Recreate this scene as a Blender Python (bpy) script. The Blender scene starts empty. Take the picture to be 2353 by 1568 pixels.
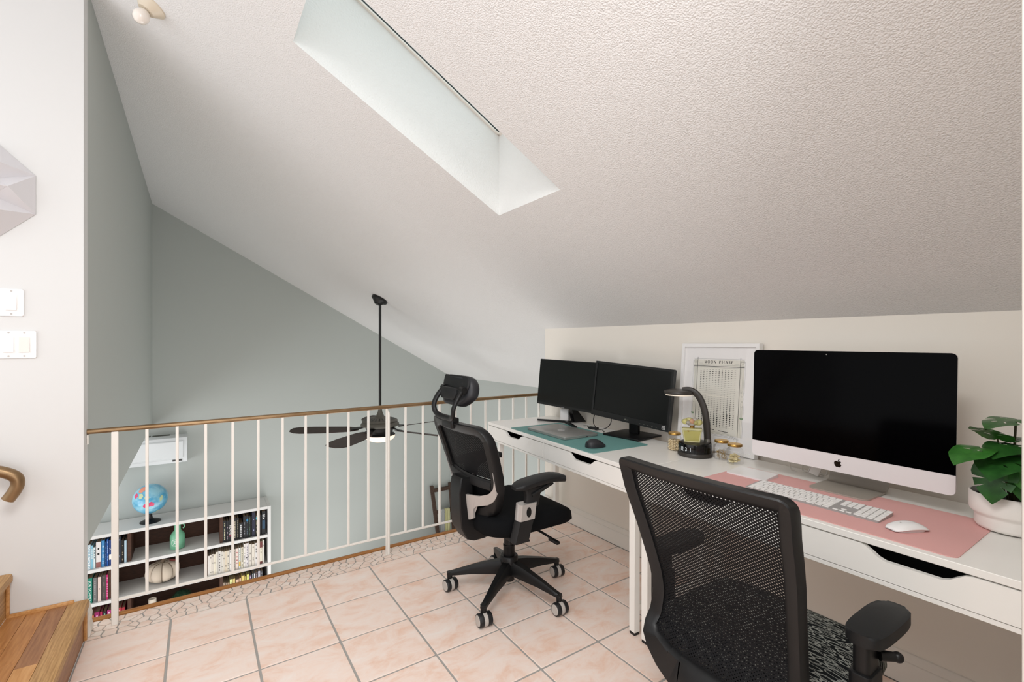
import bpy, bmesh, math, random
from mathutils import Vector, Matrix
random.seed(7)
PI = math.pi
S = bpy.context.scene
COL = S.collection
R = math.radians

# ------------------------------------------------------------------ camera, world, lights, exposure
YAW = R(33.876)
cam = bpy.data.objects.new('camera', bpy.data.cameras.new('camera'))
COL.objects.link(cam)
cam.location = (0, 0, 1.30)
cam.rotation_euler = (PI/2, 0, -YAW)
cam.data.sensor_width = 36.0
cam.data.lens = 36.0*1071.5/2353.0
cam.data.shift_y = 6.33/2353.0
cam.data.clip_start = 0.02
S.camera = cam

world = bpy.data.worlds.new('world')
S.world = world
world.use_nodes = True
wb = world.node_tree.nodes['Background']
wb.inputs[0].default_value = (0.98, 0.985, 1.0, 1)
wb.inputs[1].default_value = 1.55

def area(name, loc, target, sx, sy, energy, color=(1, 1, 1)):
    d = bpy.data.lights.new(name, 'AREA')
    d.shape = 'RECTANGLE'; d.size = sx; d.size_y = sy; d.energy = energy; d.color = color
    o = bpy.data.objects.new(name, d)
    COL.objects.link(o)
    o.location = loc
    o.rotation_euler = (Vector(target)-Vector(loc)).to_track_quat('-Z', 'Y').to_euler()
    return o
area('rear_fill_light', (-0.2, -1.3, 1.0), (2.3, 1.1, 1.1), 1.0, 1.0, 20, (0.98, 0.99, 1.0))  # unseen fill added behind the camera to brighten the desk side, no window there
area('overhead_fill_light', (-0.15, 0.25, 2.5), (-0.5, 0.55, 0.0), 0.8, 0.8, 37, (1.0, 0.995, 0.985))  # added overhead fill for the floor, out of view; no such fixture is known
area('lower_fill_light', (-3.3, 4.6, -1.3), (1.8, 5.6, 0.6), 2.4, 2.0, 50, (0.98, 0.995, 1.0))  # added side fill to brighten the lower room; windows there are only presumed
area('lower_floor_bounce', (1.0, 4.7, -2.2), (0.7, 4.6, 2.0), 3.2, 2.6, 66, (0.98, 0.995, 1.0))  # added upward lamp, standing in for light bounced off the lower floor
S.view_settings.view_transform = 'Standard'
S.view_settings.look = 'None'
S.view_settings.gamma = 1.0
S.view_settings.use_curve_mapping = False
S.view_settings.exposure = 0.0

# ------------------------------------------------------------------ materials
def lin(c):
    if isinstance(c, str):
        c = c.lstrip('#'); c = [int(c[i:i+2], 16)/255 for i in (0, 2, 4)]
    return tuple(((x/12.92) if x <= .04045 else ((x+.055)/1.055)**2.4) for x in c)+(1,)

def mat(name, color, rough=.5, metal=0., spec=.5, bump=None, vary=None, coat=0., trans=0., ior=1.45, emit=None, alpha=None):
    """bump=(kind, scale, strength, distance[, stretch]); vary=(color2, scale[, stretch])"""
    m = bpy.data.materials.new(name); m.use_nodes = True
    nt = m.node_tree; N = nt.nodes; L = nt.links
    b = N['Principled BSDF']
    b.inputs['Base Color'].default_value = lin(color)
    b.inputs['Roughness'].default_value = rough
    b.inputs['Metallic'].default_value = metal
    b.inputs['Specular IOR Level'].default_value = spec
    b.inputs['Coat Weight'].default_value = coat
    b.inputs['Transmission Weight'].default_value = trans
    b.inputs['IOR'].default_value = ior
    if emit:
        b.inputs['Emission Color'].default_value = lin(emit[0]); b.inputs['Emission Strength'].default_value = emit[1]
    def coords(stretch):
        tc = N.new('ShaderNodeTexCoord'); mp = N.new('ShaderNodeMapping')
        L.new(tc.outputs['Object'], mp.inputs[0])
        if stretch: mp.inputs['Scale'].default_value = stretch
        oi = N.new('ShaderNodeObjectInfo'); mu = N.new('ShaderNodeMath'); mu.operation = 'MULTIPLY'; mu.inputs[1].default_value = 37.0
        L.new(oi.outputs['Random'], mu.inputs[0]); cb = N.new('ShaderNodeCombineXYZ')
        for i in range(3): L.new(mu.outputs[0], cb.inputs[i])
        L.new(cb.outputs[0], mp.inputs[1])
        return mp.outputs[0]
    if vary:
        t = N.new('ShaderNodeTexNoise'); t.inputs['Scale'].default_value = vary[1]; t.inputs['Detail'].default_value = 6
        L.new(coords(vary[2] if len(vary) > 2 else None), t.inputs['Vector'])
        r = N.new('ShaderNodeValToRGB'); r.color_ramp.elements[0].position = .35; r.color_ramp.elements[1].position = .68
        r.color_ramp.elements[0].color = lin(color); r.color_ramp.elements[1].color = lin(vary[0])
        L.new(t.outputs['Fac'], r.inputs[0]); L.new(r.outputs[0], b.inputs['Base Color'])
    if bump:
        if bump[0] == 'voronoi':
            t = N.new('ShaderNodeTexVoronoi'); t.feature = 'SMOOTH_F1'; out = 'Distance'
        else:
            t = N.new('ShaderNodeTexNoise'); t.inputs['Detail'].default_value = 4; out = 'Fac'
        t.inputs['Scale'].default_value = bump[1]
        L.new(coords(bump[4] if len(bump) > 4 else None), t.inputs['Vector'])
        bp = N.new('ShaderNodeBump'); bp.inputs['Strength'].default_value = bump[2]; bp.inputs['Distance'].default_value = bump[3]
        L.new(t.outputs[out], bp.inputs['Height']); L.new(bp.outputs[0], b.inputs['Normal'])
    return m

def emission_mat(name, color, strength):
    m = mat(name, color, .5, emit=(color, strength)); return m

M = {}
M['white_paint'] = mat("white_paint", "#dcdcdb", .7, bump=('noise', 30, .08, .004))
M['cream_paint'] = mat('cream_paint', '#efe9df', .65, bump=('noise', 14, .05, .004))
M['grey_paint'] = mat('grey_paint', '#b9beba', .75, bump=('noise', 40, .05, .003))
M['trim_white'] = mat('trim_white', '#ece7df', .4)
M['casing_white'] = mat('casing_white', '#e9e4de', .4)
M['casing_trim'] = mat('casing_trim', '#b9b1aa', .5)
M['well_paint'] = mat("well_paint", "#e9e9e7", .8, bump=('noise', 130, .5, .006))
M['steel_white'] = mat('steel_white', '#efebe4', .35)
M['bronze'] = mat('bronze', '#83694b', .38, metal=.7, vary=('#9b8060', 9))
M['grout'] = mat('grout', '#a3a09b', .9)
M['oak'] = mat('oak', '#c58d55', .42, vary=('#a9703d', 7, (14, 1.2, 14)), bump=('noise', 60, .1, .001, (8, 1, 8)))
M['oak_dark'] = mat('oak_dark', '#a87850', .42, vary=('#8a5c3c', 7, (14, 1.2, 14)))
M['oak_light'] = mat('oak_light', '#d3a068', .42, vary=('#bd8549', 7, (14, 1.2, 14)))
M['oak_nosing'] = mat('oak_nosing', '#c39a67', .5, vary=('#9c7548', 9, (22, 1.0, 22)), bump=('noise', 50, .25, .002, (10, 1, 10)))
M['edge_wood'] = mat('edge_wood', '#b07a45', .45, vary=('#96602f', 8, (1, 14, 14)))
M['desk_white'] = mat('desk_white', '#f6f4ef', .22, spec=.5)
M['desk_dark'] = mat('desk_dark', '#151413', .6)
M['black_plastic'] = mat('black_plastic', '#121213', .42, spec=.4)
M['black_matte'] = mat('black_matte', '#141415', .6)
M['black_soft'] = mat('black_soft', '#26272b', .45)
M['black_gloss'] = mat('black_gloss', '#0c0c0d', .12)
M['fabric_black'] = mat('fabric_black', '#0e0f11', .95, spec=.15, bump=('noise', 600, .4, .001))
M['arm_dark'] = mat('arm_dark', '#18191a', .5, spec=.4)
M['silver_plastic'] = mat('silver_plastic', '#b9b4b0', .35, metal=.35)
M['caster_grey'] = mat('caster_grey', '#b8b2ac', .4)
M['rubber'] = mat('rubber', '#18181a', .5)
M['screen'] = mat('screen', '#141616', .28, spec=.35)
M['screen_black'] = mat('screen_black', '#020203', .12, spec=.05)
M['bezel'] = mat('bezel', '#1a1b1c', .4)
M['alu'] = mat('alu', '#e6e1e1', .45, metal=.0)
M['alu_dark'] = mat('alu_dark', '#aaa49a', .38, metal=.15)
M['alu_case'] = mat('alu_case', '#a8a5a3', .4, metal=.1)
M['alu_laptop'] = mat('alu_laptop', '#a6a6a3', .38, metal=.45)
M['white_gloss'] = mat('white_gloss', '#f2f1f0', .18)
M['key_white'] = mat('key_white', '#f1efec', .4)
M['teal'] = mat('teal', '#6c9b97', .6, bump=('noise', 500, .2, .0006), spec=.3)
M['pink'] = mat('pink', '#e3aeaa', .62, bump=('noise', 500, .2, .0006), spec=.3)
M['cable_black'] = mat('cable_black', '#121212', .5)
M['cable_white'] = mat('cable_white', '#d8d2c8', .5)
M['gold'] = mat('gold', '#b48d4c', .28, metal=.9)
M['lid_top'] = mat('lid_top', '#d9b377', .35, metal=.35)
M['lamp_dark'] = mat('lamp_dark', '#37332f', .38)
M['pot_white'] = mat('pot_white', '#f3eee8', .75, bump=('noise', 300, .15, .001))
M['soil'] = mat('soil', '#0f0d0c', .95, bump=('noise', 120, 1, .01))
M['stem'] = mat('stem', '#3f3a1c', .6)
M['leaf'] = mat('leaf', '#214c1e', .36, vary=('#2f6228', 5))
M['leaf_light'] = mat('leaf_light', '#37742a', .38, vary=('#2a6022', 5))
M['paper'] = mat('paper', '#f5f3f2', .8)
M['paper_cream'] = mat('paper_cream', '#e9e6dc', .8)
M['ink'] = mat('ink', '#23241f', .8)
M['ink_grey'] = mat('ink_grey', '#73756c', .8)
M['ink_green'] = mat('ink_green', '#7f9a78', .8)
M['pages'] = mat('pages', '#8f7a62', .9, vary=('#6f5c48', 300, (1, 1, 1)))
M['shelf_white'] = mat('shelf_white', '#d6d5d2', .45)
M['walnut'] = mat('walnut', '#4a2a1a', .6, vary=('#38200f', 8, (2, 2, 14)))
M['fan_bronze'] = mat('fan_bronze', '#5a574f', .5)
M['fan_black'] = mat('fan_black', '#151413', .4)
M['blade_wood'] = mat('blade_wood', '#463730', .55, vary=('#2f2420', 6, (2.5, 24, 24)))
M['ac_white'] = mat('ac_white', '#d5d9da', .4)
M['ac_dark'] = mat('ac_dark', '#55574f', .6)
M['plate_white'] = mat('plate_white', '#f3f1f0', .3)
M['facet'] = mat('facet', '#d9d7da', .6)
M['metal_grey'] = mat('metal_grey', '#8b8984', .4, metal=.8)
M['cream_plastic'] = mat('cream_plastic', '#d9cdb9', .3)
M['bulb'] = mat('bulb', '#efe7de', .08, coat=1.0)
M['skin_felt'] = mat('felt', '#c3b5a4', .95, bump=('noise', 260, .4, .003))
M['twine'] = mat('twine', '#6b5c4c', .9)
M['mint'] = mat('mint', '#6fae8c', .35)
M['topiary'] = mat('topiary', '#0f2a16', .9, bump=('noise', 90, 1, .02), vary=('#1c4426', 60))
M['candle'] = mat('candle', '#d8cdbd', .6)
M['ladder'] = mat('ladder', '#3d2b23', .7, vary=('#5a463a', 14, (12, 12, 1.5)))
M['cloth_grey'] = mat('cloth_grey', '#b8b9b8', .95)
M['cloth_yellow'] = mat('cloth_yellow', '#cfcb9c', .95)
M['globe_base'] = mat('globe_base', '#0e0e10', .4)
M['wood_floor_low'] = mat('wood_floor_low', '#8a6a4c', .5)
M['glow_warm'] = emission_mat('glow_warm', '#ffe0c6', .95)
M['led'] = emission_mat('led', '#fff2e0', .35)
M['lcd_digit'] = emission_mat('lcd_digit', '#cfd3d6', .45)
M['silver_print'] = mat('silver_print', '#c9c9c9', .4)
M['bead'] = mat('bead', '#d9bd88', .3, metal=.15, vary=('#f0e4c8', 200))
M['pin'] = mat('pin', '#bfa262', .3, metal=.7)
M['clip'] = mat('clip', '#ddd0a2', .35, metal=.3)
M['wire_mesh'] = mat('woven_grey', '#9d9b9b', .5)
M['gasket'] = mat('gasket', '#2c3335', .6)
M['blossom_pink'] = mat('blossom_pink', '#e8b58f', .15, trans=.4)

def glass_mat(name, color, rough=.02, ior=1.45, tint=1.0):
    """thin-walled glass: tinted see-through with a fresnel gloss"""
    m = bpy.data.materials.new(name); m.use_nodes = True
    nt = m.node_tree; N = nt.nodes; L = nt.links
    N.remove(N['Principled BSDF'])
    t = N.new('ShaderNodeBsdfTransparent'); t.inputs[0].default_value = lin(color)
    g = N.new('ShaderNodeBsdfGlossy'); g.inputs['Roughness'].default_value = rough
    lw = N.new('ShaderNodeLayerWeight'); lw.inputs[0].default_value = .5
    pw = N.new('ShaderNodeMath'); pw.operation = 'POWER'; pw.inputs[1].default_value = 4.0; L.new(lw.outputs['Facing'], pw.inputs[0])
    f = N.new('ShaderNodeMath'); f.operation = 'MULTIPLY_ADD'; f.inputs[1].default_value = .75; f.inputs[2].default_value = .035; L.new(pw.outputs[0], f.inputs[0])
    mx = N.new('ShaderNodeMixShader')
    L.new(f.outputs[0], mx.inputs[0]); L.new(t.outputs[0], mx.inputs[1]); L.new(g.outputs[0], mx.inputs[2])
    L.new(mx.outputs[0], N['Material Output'].inputs[0])
    return m
M['glass'] = glass_mat('clear_glass', '#ffffff')
M['pane'] = glass_mat('pane_glass', '#f4fafa')
M['perfume'] = mat('perfume_glass', '#faf6c4', .03, trans=.9, ior=1.3)
M['perfume_edge'] = mat('perfume_stopper', '#f4efa6', .05, trans=.7, ior=1.4)
M['crystal'] = mat('crystal', '#dcd6d0', .08, trans=.6, ior=1.4)

def ceiling_mat():
    m = mat('popcorn_ceiling', '#e9e8e7', .95, spec=.1)
    nt = m.node_tree; N = nt.nodes; L = nt.links; b = N['Principled BSDF']
    tc = N.new('ShaderNodeTexCoord')
    v = N.new('ShaderNodeTexVoronoi'); v.feature = 'SMOOTH_F1'; v.inputs['Scale'].default_value = 230; v.inputs['Smoothness'].default_value = .6
    n = N.new('ShaderNodeTexNoise'); n.inputs['Scale'].default_value = 175; n.inputs['Detail'].default_value = 5
    L.new(tc.outputs['Object'], v.inputs['Vector']); L.new(tc.outputs['Object'], n.inputs['Vector'])
    a = N.new('ShaderNodeMath'); a.operation = 'SUBTRACT'
    L.new(n.outputs['Fac'], a.inputs[0]); L.new(v.outputs['Distance'], a.inputs[1])
    bp = N.new('ShaderNodeBump'); bp.inputs['Strength'].default_value = .42; bp.inputs['Distance'].default_value = .0055
    L.new(a.outputs[0], bp.inputs['Height']); L.new(bp.outputs[0], b.inputs['Normal'])
    return m
M['ceiling'] = ceiling_mat()

def tile_mat(name, c1, c2, c3):
    m = mat(name, c1, .38, spec=.4)
    nt = m.node_tree; N = nt.nodes; L = nt.links; b = N['Principled BSDF']
    tc = N.new('ShaderNodeTexCoord'); oi = N.new('ShaderNodeObjectInfo')
    mu = N.new('ShaderNodeVectorMath'); mu.operation = 'MULTIPLY_ADD'
    cb = N.new('ShaderNodeCombineXYZ')
    for i in range(3): L.new(oi.outputs['Random'], cb.inputs[i])
    L.new(cb.outputs[0], mu.inputs[0]); mu.inputs[1].default_value = (61, 43, 29)
    L.new(tc.outputs['Object'], mu.inputs[2])
    mp = N.new('ShaderNodeMapping'); mp.inputs['Scale'].default_value = (1.0, 1.7, 1); mp.inputs['Rotation'].default_value = (0, 0, .3)
    L.new(mu.outputs[0], mp.inputs[0])
    n = N.new('ShaderNodeTexNoise'); n.inputs['Scale'].default_value = 7; n.inputs['Detail'].default_value = 9; n.inputs['Roughness'].default_value = .68; n.inputs['Distortion'].default_value = .6
    L.new(mp.outputs[0], n.inputs['Vector'])
    r = N.new('ShaderNodeValToRGB'); e = r.color_ramp.elements
    e[0].position = .33; e[0].color = lin(c2); e[1].position = .7; e[1].color = lin(c3)
    k = e.new(.5); k.color = lin(c1)
    L.new(n.outputs['Fac'], r.inputs[0]); L.new(r.outputs[0], b.inputs['Base Color'])
    return m
M['tile'] = tile_mat('terracotta_tile', '#f2dccf', '#ebc7b2', '#f3e6dd')
M['mosaic'] = tile_mat('mosaic_tile', '#eedacd', '#e6c6b4', '#efe4db')

def fabric_mesh_mat(name, color, p, q, thr):
    m = mat(name, color, .7, spec=.2)
    nt = m.node_tree; N = nt.nodes; L = nt.links; b = N['Principled BSDF']
    tc = N.new('ShaderNodeTexCoord'); sp = N.new('ShaderNodeSeparateXYZ'); L.new(tc.outputs['Object'], sp.inputs[0])
    def cosine(o, per):
        a = N.new('ShaderNodeMath'); a.operation = 'MULTIPLY'; a.inputs[1].default_value = 2*PI/per; L.new(o, a.inputs[0])
        c = N.new('ShaderNodeMath'); c.operation = 'COSINE'; L.new(a.outputs[0], c.inputs[0]); return c.outputs[0]
    mu = N.new('ShaderNodeMath'); mu.operation = 'MULTIPLY'
    L.new(cosine(sp.outputs[0], p), mu.inputs[0]); L.new(cosine(sp.outputs[2], q), mu.inputs[1])
    gt = N.new('ShaderNodeMath'); gt.operation = 'GREATER_THAN'; gt.inputs[1].default_value = thr
    L.new(mu.outputs[0], gt.inputs[0])
    t = N.new('ShaderNodeBsdfTransparent'); mx = N.new('ShaderNodeMixShader')
    L.new(gt.outputs[0], mx.inputs[0]); L.new(b.outputs[0], mx.inputs[1]); L.new(t.outputs[0], mx.inputs[2])
    L.new(mx.outputs[0], N['Material Output'].inputs[0])
    return m
M['mesh_open'] = fabric_mesh_mat('open_mesh', '#101012', .0104, .0080, .57)
M['mesh_fine'] = fabric_mesh_mat('fine_mesh', '#0f0f11', .012, .0085, .95)

def scribble_mat():
    m = mat('loop_pattern_fabric', '#15181a', .95, spec=.15)
    nt = m.node_tree; N = nt.nodes; L = nt.links; b = N['Principled BSDF']
    tc = N.new('ShaderNodeTexCoord'); acc = None
    for k, (sx, sy, rr) in enumerate([(13, 46, .36), (12, 52, .42), (15, 41, .30)]):
        mp = N.new('ShaderNodeMapping'); mp.inputs['Scale'].default_value = (sx, sy, 1); mp.inputs['Location'].default_value = (k*3.7, k*8.1, 0)
        L.new(tc.outputs['Object'], mp.inputs[0])
        v = N.new('ShaderNodeTexVoronoi'); v.voronoi_dimensions = '2D'; v.inputs['Scale'].default_value = 1.0; v.inputs['Randomness'].default_value = .8
        L.new(mp.outputs[0], v.inputs['Vector'])
        d = N.new('ShaderNodeMath'); d.operation = 'SUBTRACT'; d.inputs[1].default_value = rr; L.new(v.outputs['Distance'], d.inputs[0])
        ab = N.new('ShaderNodeMath'); ab.operation = 'ABSOLUTE'; L.new(d.outputs[0], ab.inputs[0])
        lt = N.new('ShaderNodeMath'); lt.operation = 'LESS_THAN'; lt.inputs[1].default_value = .036; L.new(ab.outputs[0], lt.inputs[0])
        if acc is None: acc = lt.outputs[0]
        else:
            mxm = N.new('ShaderNodeMath'); mxm.operation = 'MAXIMUM'; L.new(acc, mxm.inputs[0]); L.new(lt.outputs[0], mxm.inputs[1]); acc = mxm.outputs[0]
    mix = N.new('ShaderNodeMix'); mix.data_type = 'RGBA'
    mix.inputs['A'].default_value = lin('#15181a'); mix.inputs['B'].default_value = lin('#8a8c86')
    L.new(acc, mix.inputs['Factor']); L.new(mix.outputs['Result'], b.inputs['Base Color'])
    return m
M['scribble'] = scribble_mat()

def globe_mat():
    m = mat('world_map_print', '#4aa3c4', .2, coat=.4)
    nt = m.node_tree; N = nt.nodes; L = nt.links; b = N['Principled BSDF']
    tc = N.new('ShaderNodeTexCoord')
    n = N.new('ShaderNodeTexNoise'); n.inputs['Scale'].default_value = 9; n.inputs['Detail'].default_value = 8
    L.new(tc.outputs['Object'], n.inputs['Vector'])
    r = N.new('ShaderNodeValToRGB'); e = r.color_ramp.elements
    e[0].position = .4; e[0].color = lin('#3f97bd'); e[1].position = .62; e[1].color = lin('#8fc4d6')
    L.new(n.outputs['Fac'], r.inputs[0]); L.new(r.outputs[0], b.inputs['Base Color'])
    return m
M['globe'] = globe_mat()
M['land_pink'] = mat('land_pink', '#d0486f', .25)
M['land_orange'] = mat('land_orange', '#d98d74', .25)
M['land_green'] = mat('land_green', '#b9c7a0', .25)

# ------------------------------------------------------------------ mesh helpers
class MB:
    def __init__(s): s.bm = bmesh.new(); s.mi = 0
    def face(s, vs):
        f = s.bm.faces.new(vs); f.material_index = s.mi; return f
    def bevel(s, edges, w, seg=2):
        if w > 0: bmesh.ops.bevel(s.bm, geom=list(edges), offset=w, segments=seg, affect='EDGES', profile=.5, clamp_overlap=True)
    def box(s, x0, x1, y0, y1, z0, z1, bev=0, seg=2, T=None):
        T = T or Matrix()
        v = [s.bm.verts.new(T @ Vector((x, y, z))) for z in (z0, z1) for y in (y0, y1) for x in (x0, x1)]
        fs = [s.face([v[i] for i in q]) for q in ((0, 2, 3, 1), (4, 5, 7, 6), (0, 1, 5, 4), (2, 6, 7, 3), (0, 4, 6, 2), (1, 3, 7, 5))]
        if bev: s.bevel({e for f in fs for e in f.edges}, bev, seg)
        return s
    def prism(s, poly, z0, z1, bev=0, seg=2, T=None, bottom=True):
        T = T or Matrix()
        a = [s.bm.verts.new(T @ Vector((x, y, z0))) for x, y in poly]
        b = [s.bm.verts.new(T @ Vector((x, y, z1))) for x, y in poly]
        n = len(poly); fs = []
        ft = s.face(b); fb = s.face(a[::-1])
        for i in range(n): s.face([a[i], a[(i+1) % n], b[(i+1) % n], b[i]])
        if bev:
            ed = set(ft.edges)
            if bottom: ed |= set(fb.edges)
            s.bevel(ed, bev, seg)
        return s
    def loft(s, rings, cap0=True, cap1=True, closed=True):
        rs = [[s.bm.verts.new(p) for p in r] for r in rings]
        n = len(rs[0])
        for a, b in zip(rs[:-1], rs[1:]):
            for i in range(n if closed else n-1):
                s.face([a[i], a[(i+1) % n], b[(i+1) % n], b[i]])
        if cap0: s.face(rs[0][::-1])
        if cap1: s.face(rs[-1])
        return s
    def lathe(s, prof, n=32, T=None, cap0=True, cap1=True):
        T = T or Matrix()
        return s.loft([[T @ Vector((r*math.cos(2*PI*i/n), r*math.sin(2*PI*i/n), z)) for i in range(n)] for r, z in prof], cap0, cap1)
    def cyl(s, p0, p1, r0, r1=None, n=20):
        r1 = r0 if r1 is None else r1
        p0, p1 = Vector(p0), Vector(p1)
        q = (p1-p0).to_track_quat('Z', 'Y').to_matrix()
        rg = lambda p, r: [p+q @ Vector((r*math.cos(2*PI*i/n), r*math.sin(2*PI*i/n), 0)) for i in range(n)]
        return s.loft([rg(p0, r0), rg(p1, r1)])
    def tube(s, pts, r, n=8, closed=False, up=(0, 0, 1), flat=1.0):
        """sweep; r scalar or list; flat scales the section along the 'up' side"""
        pts = [Vector(p) for p in pts]; m = len(pts)
        rr = r if isinstance(r, (list, tuple)) else [r]*m
        up = Vector(up); rings = []
        for i, p in enumerate(pts):
            if closed: t = pts[(i+1) % m]-pts[i-1]
            else: t = pts[min(i+1, m-1)]-pts[max(i-1, 0)]
            t.normalize()
            u = up-t*up.dot(t)
            if u.length < 1e-4: u = Vector((1, 0, 0))-t*t.x
            u.normalize(); w = t.cross(u); up = u
            rings.append([p+w*rr[i]*math.cos(2*PI*k/n)+u*rr[i]*flat*math.sin(2*PI*k/n) for k in range(n)])
        if closed: rings.append(rings[0])
        if closed:
            vs = [[s.bm.verts.new(q) for q in g] for g in rings[:-1]]
            vs.append(vs[0])
            for a, b in zip(vs[:-1], vs[1:]):
                for i in range(n): s.face([a[i], a[(i+1) % n], b[(i+1) % n], b[i]])
            return s
        return s.loft(rings)
    def ball(s, c, rx, ry=None, rz=None, n=16, m=10, T=None):
        ry = ry or rx; rz = rz or rx; c = Vector(c); T = T or Matrix()
        rings = []
        for j in range(1, m):
            a = -PI/2+PI*j/m
            rings.append([T @ (c+Vector((rx*math.cos(a)*math.cos(2*PI*i/n), ry*math.cos(a)*math.sin(2*PI*i/n), rz*math.sin(a)))) for i in range(n)])
        return s.loft(rings)
    def quad(s, a, b, c, d):
        s.face([s.bm.verts.new(Vector(p)) for p in (a, b, c, d)]); return s
    def poly(s, pts):
        s.face([s.bm.verts.new(Vector(p)) for p in pts]); return s
    def mesh(s, name, mats, smooth=40, weld=0):
        if weld: bmesh.ops.remove_doubles(s.bm, verts=s.bm.verts, dist=weld)
        bmesh.ops.recalc_face_normals(s.bm, faces=s.bm.faces)
        me = bpy.data.meshes.new(name); s.bm.to_mesh(me); s.bm.free()
        for m in (mats if isinstance(mats, (list, tuple)) else [mats]): me.materials.append(M[m] if isinstance(m, str) else m)
        if smooth:
            me.shade_smooth(); me.set_sharp_from_angle(angle=R(smooth))
        return me

def link(name, me, parent=None, loc=(0, 0, 0), rot=(0, 0, 0)):
    o = bpy.data.objects.new(name, me); COL.objects.link(o)
    o.parent = parent; o.location = loc; o.rotation_euler = rot
    return o
def obj(name, mb, mats, parent=None, smooth=40, loc=(0, 0, 0), rot=(0, 0, 0), weld=0):
    return link(name, mb.mesh(name, mats, smooth, weld), parent, loc, rot)
def tag(o, label=None, cat=None, group=None, kind=None):
    if label: o['label'] = label
    if cat: o['category'] = cat
    if group: o['group'] = group
    if kind: o['kind'] = kind
    return o
def thing(name, label, cat, loc=(0, 0, 0), rz=0, group=None):
    o = bpy.data.objects.new(name, None); COL.objects.link(o); o.empty_display_size = .05
    o.location = loc; o.rotation_euler = (0, 0, rz)
    return tag(o, label, cat, group)
def struct(name, mb, mats, parent=None, smooth=40):
    o = obj(name, mb, mats, parent, smooth)
    if parent is None: o['kind'] = 'structure'
    return o
def copy_tree(o, parent=None):
    c = o.copy(); COL.objects.link(c); c.parent = parent
    for ch in list(o.children): copy_tree(ch, c)
    return c
def rrect(w, h, r, n=5, cx=0, cy=0):
    P = []
    for sx, sy, a0 in ((1, 1, 0), (-1, 1, 90), (-1, -1, 180), (1, -1, 270)):
        for i in range(n+1):
            a = R(a0+90*i/n); P.append((cx+sx*(w/2-r)+r*math.cos(a), cy+sy*(h/2-r)+r*math.sin(a)))
    return P
def spline(pts, n=8, closed=False):
    """Catmull-Rom through points"""
    pts = [Vector(p) for p in pts]; m = len(pts); out = []
    rng = range(m if closed else m-1)
    for i in rng:
        if closed: a, b, c, d = pts[i-1], pts[i], pts[(i+1) % m], pts[(i+2) % m]
        else: a, b, c, d = pts[max(i-1, 0)], pts[i], pts[i+1], pts[min(i+2, m-1)]
        for k in range(n):
            t = k/n
            out.append(.5*((2*b)+(c-a)*t+(2*a-5*b+4*c-d)*t*t+(3*b-a-3*c+d)*t**3))
    if not closed: out.append(pts[-1])
    return out
def interp(tab, z):
    tab = sorted(tab)
    if z <= tab[0][0]: return tab[0][1]
    for (a, b), (c, d) in zip(tab[:-1], tab[1:]):
        if z <= c: return b+(d-b)*(z-a)/(c-a)
    return tab[-1][1]
_glyph = {}
def text_obj(name, s, w, h, m, parent, T, depth=.0004):
    """built-in font lettering fitted into w x h, lying in the plane T maps XY to"""
    if s not in _glyph:
        cu = bpy.data.curves.new('lettering', 'FONT'); cu.body = s; cu.resolution_u = 3
        ob = bpy.data.objects.new('lettering', cu); COL.objects.link(ob)
        _glyph[s] = bpy.data.meshes.new_from_object(ob)
        bpy.data.objects.remove(ob)
    me = _glyph[s].copy()
    xs = [v.co.x for v in me.vertices]; ys = [v.co.y for v in me.vertices]
    x0, x1, y0, y1 = min(xs), max(xs), min(ys), max(ys)
    for v in me.vertices:
        v.co = T @ Vector(((v.co.x-x0)/(x1-x0)*w-w/2, (v.co.y-y0)/(y1-y0)*h-h/2, depth))
    me.materials.clear(); me.materials.append(M[m])
    return link(name, me, parent)
FRONT = Matrix.Rotation(PI/2, 4, 'X')      # XY plane -> XZ plane facing -Y

# ceiling plane
CA, CB, CC = 2.67282, -0.561407, 0.00242
def cz(x, y): return CA+CB*x+CC*y

# ================================================================== the setting
XL = -0.42            # left edge of the loft, corner of the stair wall
YW = 2.745            # stair wall
YR = 2.82             # railing line
YF = 6.90             # far wall
XW = 2.25             # desk wall
XLOW = 3.412          # lower right wall

# --- ceiling with the skylight opening
SX0, SX1, SY0, SY1 = 0.311, 1.280, 1.538, 2.026
mb = MB()
xs = [-2.9, SX0, SX1, 3.6]; ys = [-3.6, SY0, SY1, 7.1]
for i in range(3):
    for j in range(3):
        if i == 1 and j == 1: continue
        q = [(xs[i], ys[j]), (xs[i+1], ys[j]), (xs[i+1], ys[j+1]), (xs[i], ys[j+1])]
        mb.quad(*[(x, y, cz(x, y)) for x, y in q])
ceil = struct('ceiling', mb, 'ceiling', smooth=0)
mb = MB(); H = 0.405
def wellwall(a, b): mb.quad((a[0], a[1], cz(*a)), (b[0], b[1], cz(*b)), (b[0], b[1], cz(*b)+H), (a[0], a[1], cz(*a)+H))
c4 = [(SX0, SY0), (SX1, SY0), (SX1, SY1), (SX0, SY1)]
for i in range(4): wellwall(c4[i], c4[(i+1) % 4])
obj('skylight_well', mb, 'well_paint', ceil, smooth=0)

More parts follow.
